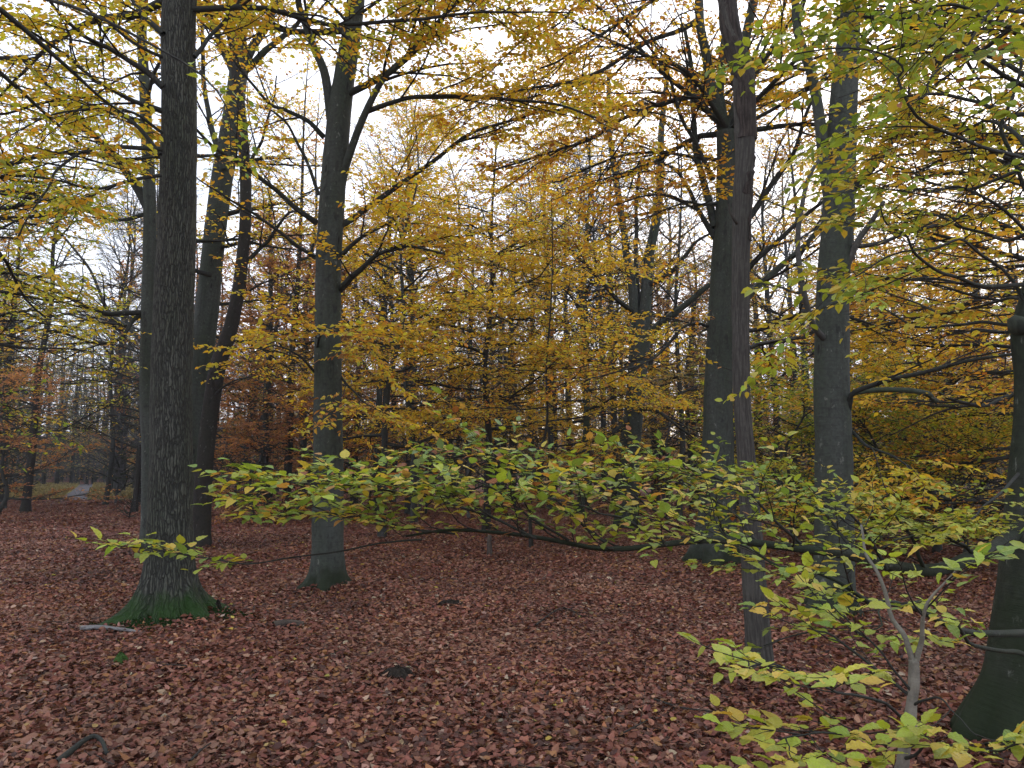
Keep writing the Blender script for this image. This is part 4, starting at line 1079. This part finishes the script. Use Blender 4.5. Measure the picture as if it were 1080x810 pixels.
t = mid_tree(840, 16, 5, 'low yellow green bush between the dead trunk and the blue grey beech', 'ygreen', (.1, .1), 4.2, auto=dict(fk, lim=(22, .4, 3.6, 2.2), elev=(.0, .5), keep=1), name='beech_shrub')
t.done()
t = mid_tree(1040, 20, 9, 'yellow and orange beech far behind the gnarled tree', 'mixed', (.2, .1), 12, auto=dict(fk, lim=(18, 1, 10, 4), elev=(0, .6)))
t.done()
t = mid_tree(860, 24, 9, 'tall thin beech with yellow leaves seen between dead trunk and blue grey beech', 'yellow', (-.3, .1), 15, auto=dict(fk, lim=(14, 3, 13, 4), elev=(0, .7), keep=.6))
t.done()
t = mid_tree(715, 27, 7, 'thin beech with sparse dull leaves left of the stout beech', 'dull', (.4, .1), 15, auto=dict(fk, lim=(14, 1.5, 13, 3.6), elev=(0, .8), keep=.5))
t.done()

t = mid_tree(1010, 13, 5, 'green leaved beech bush in front of the rusty orange beech at right', 'ygreen', (-.1, .1), 2.6, auto=dict(fk, lim=(22, .25, 2.3, 1.9), elev=(.0, .6), keep=1.0, size=.075), name='beech_shrub')
t.done()
# left side: yellow green low boughs, dark branching tree, slim trunk with fine drooping twigs
t = mid_tree(-75, 11.5, 22, 'yellow green leafy boughs reaching in low from the left edge', 'ygreen', (-.1, .2), 12, auto=dict(fk, lim=(12, 2.7, 6.5, 2.4), elev=(-.05, .3), droop=-.03, az=(-1.1, 1.1), size=.08), auto2=dict(fk, pal='mixed', lim=(8, 6, 11, 3.4), elev=(.1, .7), size=.08, keep=.7))
t.done()
t = mid_tree(28, 31, 9, 'dark multi branched tree at left before the misty clearing', 'ygreen', (.9, .1), 17, auto=dict(fk, lim=(20, 3, 15, 5), elev=(.0, .8), keep=.2, size=.12), matl=M_twig)
t.done()
t = mid_tree(143, 31, 6, 'slim dark trunk with fine drooping grey twigs left of the fissured tree', 'dull', (.1, .1), 15, auto=dict(fk, lim=(20, 2.5, 13, 4.2), elev=(.25, .3), droop=-.09, keep=.12, size=.1, az=(2.2, 4.2)), matl=M_twig)
t.done()
t = mid_tree(112, 38, 5, 'thin tall pole like tree against the white sky at left', 'dull', (.3, 0), 19, auto=dict(fk, lim=(16, 6, 18, 3.4), elev=(.5, .8), keep=.15, size=.12))
t.done()
t = mid_tree(-6, 25, 5, 'rusty leaved young beech low at the left edge', 'brown', (.05, .1), 5, auto=dict(fk, lim=(14, .6, 4.4, 2.6), elev=(-.05, .4), keep=.8, size=.1))
t.done()
# rust brown beeches between the leaning pair and the left of centre beech
t = mid_tree(302, 28, 9, 'dark straight trunk left of the left of centre beech, rust brown leaves', 'brown', (.3, .1), 18, auto=dict(fk, lim=(18, 2, 9, 4), elev=(0, .5), size=.12, keep=.8), auto2=dict(fk, pal='yellow', lim=(9, 9, 17, 3.6), elev=(.3, .9), size=.11, keep=.5), matl=M_twig)
t.done()
t = mid_tree(318, 33, 8, 'grey trunk close behind the dark straight trunk at left', 'orange', (.2, .1), 19, auto=dict(fk, lim=(16, 3, 16, 4), elev=(0, .8), size=.12, keep=.5))
t.done()
t = mid_tree(246, 36, 6, 'leaning thin trunk with russet leaves in the gap right of the leaning pair', 'brown', (2.5, .2), 15, auto=dict(fk, lim=(18, 1.5, 13, 4), elev=(0, .6), size=.13, keep=.8))
t.done()
t = mid_tree(268, 26, 4, 'low russet beech bush between the leaning pair and the dark straight trunk', 'brown', (.1, .1), 4.4, auto=dict(fk, lim=(16, .5, 4, 2.4), elev=(0, .5), size=.11, keep=.8), name='beech_shrub')
t.done()

# ------------------------------------------------------------------ farther trees: a few kinds, copied
def proto(name, label, group, pal, top, r, spec, matl=M_far):
    twm = M_grey if name.startswith('bare') else None
    t = Tree(name, (0, 0, 0), label, 'shrub' if 'shrub' in name else 'tree', group)
    rows = [(0, 0, -.2, r * 1.2), (0, 0, 0, r * 1.15), (.05, .03, top * .2, r), (.15 * rng.normal(), .15 * rng.normal(), top * .5, r * .7), (.3 * rng.normal(), .3 * rng.normal(), top * .8, r * .35), (.3, .2, top, .02)]
    q = smooth_path(rows, 50); g = Geo(); t.tP, t.tR = q[None, :, :3], np.maximum(q[None, :, 3], .01)
    tubes(g, t.tP, t.tR, 10, .04, True); g.build('trunk', matl, t.root)
    for a in spec:
        a = dict(a); n, z0, z1, L = a.pop('lim'); t.auto_limbs(n, z0, z1, L, matl=M_limb, sides=4, **dict(dict(pal=pal), **a))
    t.done(None, twm)
    return t.root


ff = dict(fk, sub=2.4, sub_len=2.1, tw=3.8, tw_len=.95, gap=.09, size=.17, rmin=.006)
kinds = [
    (proto('bare_tree', 'tall bare tree with fine steep twigs deep in the wood', 'bare trees deep in the wood', 'dull', 19, .17, [dict(ff, lim=(22, 6, 18, 5.5), elev=(.7, 1.1), droop=.03, bare=True, w=.06, sub_len=1.8)]), 'bare trees deep in the wood', 'tall bare tree with fine steep twigs deep in the wood'),
    (proto('beech_tree', 'distant golden beech deep in the wood', 'golden beeches deep in the wood', 'orange', 16, .16, [dict(ff, lim=(22, 2, 14, 4.6), elev=(0, .7), keep=.7)]), 'golden beeches deep in the wood', 'distant golden beech deep in the wood'),
    (proto('beech_tree', 'distant russet brown beech deep in the wood', 'russet beeches deep in the wood', 'brown', 15, .17, [dict(ff, lim=(22, 1.5, 13, 4.6), elev=(0, .7), keep=.75)]), 'russet beeches deep in the wood', 'distant russet brown beech deep in the wood'),
    (proto('beech_tree', 'distant dull olive beech deep in the wood', 'olive beeches deep in the wood', 'dull', 17, .2, [dict(ff, lim=(22, 3, 15, 5), elev=(0, .8), keep=.6)]), 'olive beeches deep in the wood', 'distant dull olive beech deep in the wood'),
    (proto('beech_shrub', 'low leafy shrub deep in the wood', 'shrubs deep in the wood', 'dull', 3.2, .04, [dict(ff, lim=(16, .2, 2.8, 1.9), elev=(.1, .8), sub=3, sub_len=.9, tw=4, tw_len=.4, keep=.7, size=.12)]), 'shrubs deep in the wood', 'low leafy shrub deep in the wood'),
    (proto('conifer_tree', 'dark conifer standing deep in the wood at the left', 'dark conifers deep in the left wood', 'conifer', 18, .2, [dict(ff, lim=(60, 1.2, 17.5, 3.4), elev=(-.25, .1), droop=-.03, sub=2.4, sub_len=1.0, tw=4, tw_len=.4, gap=.06, size=.14, w=.03)], M_twig), 'dark conifers deep in the left wood', 'dark conifer standing deep in the wood at the left'),
    (proto('bare_shrub', 'grey leafless thicket bush deep in the wood', 'grey leafless bushes deep in the wood', 'dull', 5.5, .045, [dict(ff, lim=(22, .2, 5, 2.6), elev=(.35, .9), droop=.02, sub=4, sub_len=1.1, tw=5, tw_len=.5, keep=.07, size=.12, rmin=.005)], M_grey), 'grey leafless bushes deep in the wood', 'grey leafless thicket bush deep in the wood'),
]
used = [False] * len(kinds)


def plant(k, x, y, sc):
    root, grp, lab = kinds[k]
    z = float(hgt(x, y)); rz = rng.uniform(0, 6.28)
    if not used[k]:
        used[k] = True; root.location = (x, y, z); root.rotation_euler = (0, 0, rz); root.scale = (sc, sc, sc); return root
    return copy_tree(root, (x, y, z), rz, sc)


def frac(px, d):
    r = ray(px, 480); return r[0] / r[1] * d


for px, d, k, sc in [(432, 30, 0, .9), (475, 44, 0, 1.1), (583, 42, 0, 1.15), (600, 48, 0, 1.2), (618, 38, 0, .95), (636, 50, 0, 1.2), (560, 52, 0, 1.25), (648, 33, 0, .9), (540, 36, 3, .9),
                     (415, 40, 1, 1), (495, 34, 1, .9), (375, 36, 2, 1), (330, 44, 2, 1.1), (285, 40, 2, 1), (262, 48, 2, 1.1), (228, 46, 2, 1), (455, 52, 2, 1.1), (525, 46, 1, 1.1), (580, 33, 1, .8),
                     (690, 36, 3, .9), (735, 40, 2, 1), (705, 46, 0, 1.1), (765, 34, 1, .9), (800, 38, 3, 1), (820, 30, 0, .8), (900, 34, 1, .9), (950, 40, 3, 1), (1000, 32, 2, .8), (1045, 36, 1, 1), (1090, 30, 1, .9), (925, 27, 3, .55),
                     (20, 50, 6, 1.5), (128, 50, 6, 1.6), (125, 40, 6, 1.4), (5, 40, 3, 1.0), (-20, 36, 3, 1), (-60, 32, 1, 1), (125, 50, 0, 1.1), (122, 58, 0, 1.2), (170, 42, 2, 1), (200, 52, 3, 1.1),
                     (350, 30, 4, 1), (390, 34, 4, 1.2), (450, 30, 4, 1.1), (480, 36, 4, 1.2), (530, 30, 4, 1), (570, 36, 4, 1.3), (620, 32, 4, 1.1), (700, 32, 4, 1.2), (740, 28, 4, 1), (780, 32, 4, 1.3), (820, 26, 4, 1), (880, 28, 4, 1.2), (960, 26, 4, 1.1), (1000, 28, 4, 1.2), (1060, 26, 4, 1.2), (240, 36, 4, 1.2), (280, 34, 4, 1.1), (320, 38, 4, 1.3), (200, 40, 4, 1.2), (10, 34, 4, 1.2), (-30, 30, 4, 1.2),
                     (62, 92, 5, 1.0), (77, 96, 5, 1.05), (48, 88, 5, .95), (30, 84, 5, 1), (100, 104, 5, 1.1), (115, 100, 5, 1), (10, 82, 5, 1), (-15, 80, 5, 1.0), (88, 110, 5, 1.1), (130, 96, 5, .9), (150, 92, 5, 1)]:
    plant(k, frac(px, d), d, sc)
for i in range(32):
    d = rng.uniform(104, 130); plant(5, frac(-60 + i * 7.5 + rng.uniform(-4, 4), d), d, rng.uniform(1.1, 1.5) if i % 3 else rng.uniform(.4, .7))
for i in range(10):
    d = rng.uniform(60, 80); plant(5 if i % 2 else 3, frac((-110 + i * 14) if i < 8 else 130 + 14 * (i - 8), d), d, rng.uniform(.8, 1.1))
# understorey filling the spaces between the far trunks
for i in range(46):
    d = rng.uniform(27, 56); px = 195 + (i + rng.uniform(0, 1)) / 46 * 950
    plant([6, 2, 6, 0, 3, 6][i % 6], frac(px, d), d, rng.uniform(.5, .85) if i % 6 in (1, 3, 4) else rng.uniform(.8, 1.5))
for i in range(22):
    d = rng.uniform(36, 62); px = -60 + (i + rng.uniform(0, 1)) / 22 * 235
    if 40 < px < 112:
        d = rng.uniform(100, 118)
    plant([6, 0, 6, 3, 5][i % 5], frac(px, d), d, rng.uniform(.6, .95) if i % 5 in (1, 3, 4) else rng.uniform(1, 1.6))
# beyond: the wood closes in
for i in range(64):
    d = rng.uniform(48, 92); px = 180 + (i + rng.uniform(0, 1)) / 64 * 990
    plant([0, 2, 3, 1, 2, 3, 4][i % 7], frac(px, d), d, rng.uniform(.8, 1.25))
for i in range(14):
    d = rng.uniform(30, 60); s_ = -1 if i % 2 else 1
    plant([2, 3, 1][i % 3], s_ * (d * .69 + rng.uniform(0, 14)), d, rng.uniform(.85, 1.15))


# the far wood that reads as one grey brown mass
def far_wood():
    g = Geo(); n = 420
    d = rng.uniform(88, 135, n); x = rng.uniform(-.95, .95, n) * d
    keep = ~((x / d > -.62) & (x / d < -.5) & (d < 100))
    d, x = d[keep], x[keep]; n = len(d)
    H = rng.uniform(12, 20, n); k = np.linspace(0, 1, 5)
    P = np.stack([x[:, None] + rng.normal(0, .5, (n, 5)) * k, d[:, None] + 0 * k, hgt(x, d)[:, None] + H[:, None] * k - .2], -1)
    R = rng.uniform(.12, .3, (n, 1)) * (1 - .85 * k)
    tubes(g, P, R, 5)
    a = spawn(P, R, .9, .1, 1, (.5, 1.2), 5, 4, radial=True, rise=.06, rr=.4, rmin=.02)
    b2 = spawn(a[0], a[1], 1.4, .2, 1, (.4, .9), 2.0, 3, rmin=.012)
    tubes(g, *a, 3); tubes(g, *b2, 3)
    m_ = 1500; d2 = rng.uniform(62, 125, m_); x2 = rng.uniform(-1.0, 1.0, m_) * d2
    kk = ~((x2 / d2 > -.63) & (x2 / d2 < -.50) & (d2 < 92)); d2, x2 = d2[kk], x2[kk]; m_ = len(d2)
    h2 = rng.uniform(2.5, 6.5, m_); k3 = np.linspace(0, 1, 4)
    P2 = np.stack([x2[:, None] + rng.normal(0, .6, (m_, 4)) * k3, d2[:, None] + 0 * k3, hgt(x2, d2)[:, None] + h2[:, None] * k3], -1)
    R2 = np.full((m_, 4), .05) * (1 - .7 * k3); tubes(g, P2, R2, 3)
    a2 = spawn(P2, R2, 2.2, .05, 1, (.6, 1.3), 2.6, 4, radial=True, rise=.04, rr=.5, rmin=.015); tubes(g, *a2, 3)
    o = g.build('far_woodland', M_far)
    tag(o, 'far grey wood of bare trunks and twigs closing the view', 'woodland', kind='stuff')
    L = Geo(); twig_leaves(L, b2[0], b2[1], .45, .42, 'dull', FAR, keep=.8)
    twig_leaves(L, a2[0], a2[1], .28, .36, 'dull', FAR, keep=.9)
    L.build('foliage', M_leaf, o, smooth=False)


far_wood()

# ------------------------------------------------------------------ small things on the floor
def stick(name, pts, r0, r1, label, cat, matl, group=None, twigs=0):
    rows = []
    for (px, py, up) in pts:
        q = foot(px, py); q[2] += up; rows.append(q)
    rows = np.column_stack([np.array(rows), np.linspace(r0, r1, len(rows))])
    q = smooth_path(rows, 20); g = Geo(); tubes(g, q[None, :, :3], q[None, :, 3], 8, .14, True)
    if twigs:
        a = spawn(q[None, :, :3], q[None, :, 3], twigs, .2, .95, (.5, .9), .35, 4, rmin=.003); tubes(g, *a, 4)
    o = g.build(name, matl, None, tuple(rows[0, :3])); return tag(o, label, cat, group)


stick('fallen_stick', [(86, 669, .03), (105, 670, .04), (130, 673, .035), (152, 675, .02)], .028, .012, 'pale grey stick lying by the mossy foot of the fissured tree', 'stick', M_greystick)
stick('rotten_log', [(288, 668, .02), (303, 666, .035), (320, 665, .02)], .045, .03, 'short brown rotten log on leaves right of the fissured tree', 'log', M_wood)
stick('fallen_stick', [(238, 672, .02), (250, 671, .02), (262, 672, .02)], .018, .01, 'short dark stick right of the mossy roots', 'stick', M_wood)
stick('fallen_stick', [(58, 814, .03), (74, 803, .035), (88, 793, .04), (99, 789, .045), (107, 793, .04), (112, 803, .03)], .017, .01, 'bent mossy stick among leaves at the bottom left corner', 'stick', M_limb)
stick('fallen_stick', [(200, 806, .03), (212, 795, .035), (222, 787, .03)], .008, .004, 'thin straight twig among leaves right of the bent mossy stick', 'stick', M_twig)
stick('fallen_stick', [(632, 560, .03), (700, 566, .05), (740, 563, .03)], .03, .012, 'long dark stick on the leaves in front of the stout beech', 'stick', M_wood)
stick('fallen_stick', [(690, 735, .04), (720, 745, .045), (760, 752, .05), (800, 762, .03)], .007, .003, 'wiry twig left of the sapling on the leaves', 'stick', M_twig, twigs=6)
stick('fallen_stick', [(565, 665, .03), (592, 650, .06), (615, 655, .03)], .008, .004, 'tangle of fine dark twigs on the leaves at centre', 'stick', M_twig, twigs=12)
stick('fallen_stick', [(655, 770, .03), (675, 762, .05), (690, 750, .03)], .006, .003, 'small forked twig on the leaves below centre right', 'stick', M_twig, twigs=9)
stick('fallen_stick', [(232, 546, .03), (250, 547, .06), (275, 550, .03)], .05, .025, 'dark fallen branch on the leaves behind the leaning pair', 'stick', M_wood)


def lump(px, py, sx, sy, h, label, name, matl, cat):
    c = foot(px, py); g = Geo(); n, m = 16, 40
    th = np.arange(m) * 2 * math.pi / m; rr = np.linspace(0, 1, n)[:, None]
    e = 1 + .2 * np.sin(3 * th + px) + .15 * np.sin(5 * th) + .1 * np.sin(8 * th + 1)
    X = rr * e * np.cos(th) * sx; Y = rr * e * np.sin(th) * sy
    Z = h * (1 - rr ** 2) * (1 + .3 * np.sin(3 * th + 1) * rr) + (1 - rr) * h * (.3 * np.sin(75 * X + 2) * np.sin(60 * Y) + rng.normal(0, .16, rr.shape[:1] + th.shape)) - .01 * rr + .035 * (1 - rr ** 4)
    V = np.stack([X, Y, Z], -1).reshape(-1, 3) + c
    i = np.arange(n - 1)[:, None] * m; j = np.arange(m); jj = (j + 1) % m
    Q = np.stack([i + j, i + jj, i + m + jj, i + m + j], -1).reshape(-1, 4)
    g.add(V, [Q]); return tag(g.build(name, matl, None, tuple(c)), label, cat)


M_soil = plain_mat('black_soil', (.016, .013, .011), (.032, .026, .02), 30, 1, 1)
lump(420, 714, .13, .11, .04, 'black earth clump poking through leaves left of centre', 'soil_clump', M_soil, 'soil clump')
lump(476, 645, .2, .1, .04, 'low dark earth clump farther back at centre', 'soil_clump', M_soil, 'soil clump')
lump(229, 652, .05, .05, .09, 'small dark knobbly stub right of the mossy roots', 'stub', M_soil, 'stub')
lump(126, 707, .06, .05, .05, 'small green moss tuft in front of the fissured tree', 'moss_tuft', plain_mat('moss_tuft_green', (.03, .065, .015), (.05, .10, .025), 38, 1, .9), 'moss tuft')

# short stub behind the bough
c = foot(516, 583)
g = Geo(); tubes(g, np.array([[c - [0, 0, .1], c + [.01, 0, .12], c + [0, 0, .26], c + [.01, 0, .4]]]), np.array([[.055, .05, .045, .04]]), 10, .1, True)
tag(g.build('tree_stub', M_wood, None, tuple(c)), 'short brown broken stub standing beneath the low bough', 'stub')

# evergreen bush by the slim dark trunk
c = at(136, 545, 27); c[2] = hgt(c[0], c[1])
t = Tree('evergreen_bush', c, 'small dark evergreen bush at the foot of the slim dark trunk', 'bush')
rows = np.array([(*c, .03), (*(c + [.05, 0, .35]), .02), (*(c + [.05, .05, .7]), .01)])
P, R = t.limb3(rows, M_twig, 12, 5, 'stem'); t.tP, t.tR = P, R
t.auto_limbs(16, .05, .6, .75, (.1, 1.0), **dict(fk, pal='conifer', sub=6, sub_len=.3, tw=8, tw_len=.15, gap=.03, size=.07))
t.done(M_needle)

# ------------------------------------------------------------------ the misty air
if HAZE:
    g = Geo(); x0, x1, y0, y1, z0, z1 = -210, 210, -70, 210, -1.2, 27
    V = np.array([[x, y, z] for z in (z0, z1) for y in (y0, y1) for x in (x0, x1)])
    Q = np.array([[0, 2, 3, 1], [4, 5, 7, 6], [0, 1, 5, 4], [2, 6, 7, 3], [0, 4, 6, 2], [1, 3, 7, 5]])
    g.add(V, [Q]); m, nt, out = mat('haze_air')
    pv = N(nt, 'ShaderNodeVolumePrincipled'); pv.inputs['Density'].default_value = HAZE; pv.inputs['Color'].default_value = (.86, .9, 1, 1); pv.inputs['Anisotropy'].default_value = .1
    nt.links.new(pv.outputs[0], out.inputs['Volume'])
    tag(g.build('haze', m), 'thin bluish mist filling the wood', 'haze', kind='stuff')

print('LEAVES', sum(len(o.data.polygons) for o in SC.objects if o.type=='MESH' and o.name.split('.')[0] in ('crown','foliage')), 'unique', sum(len(m.polygons) for m in bpy.data.meshes))
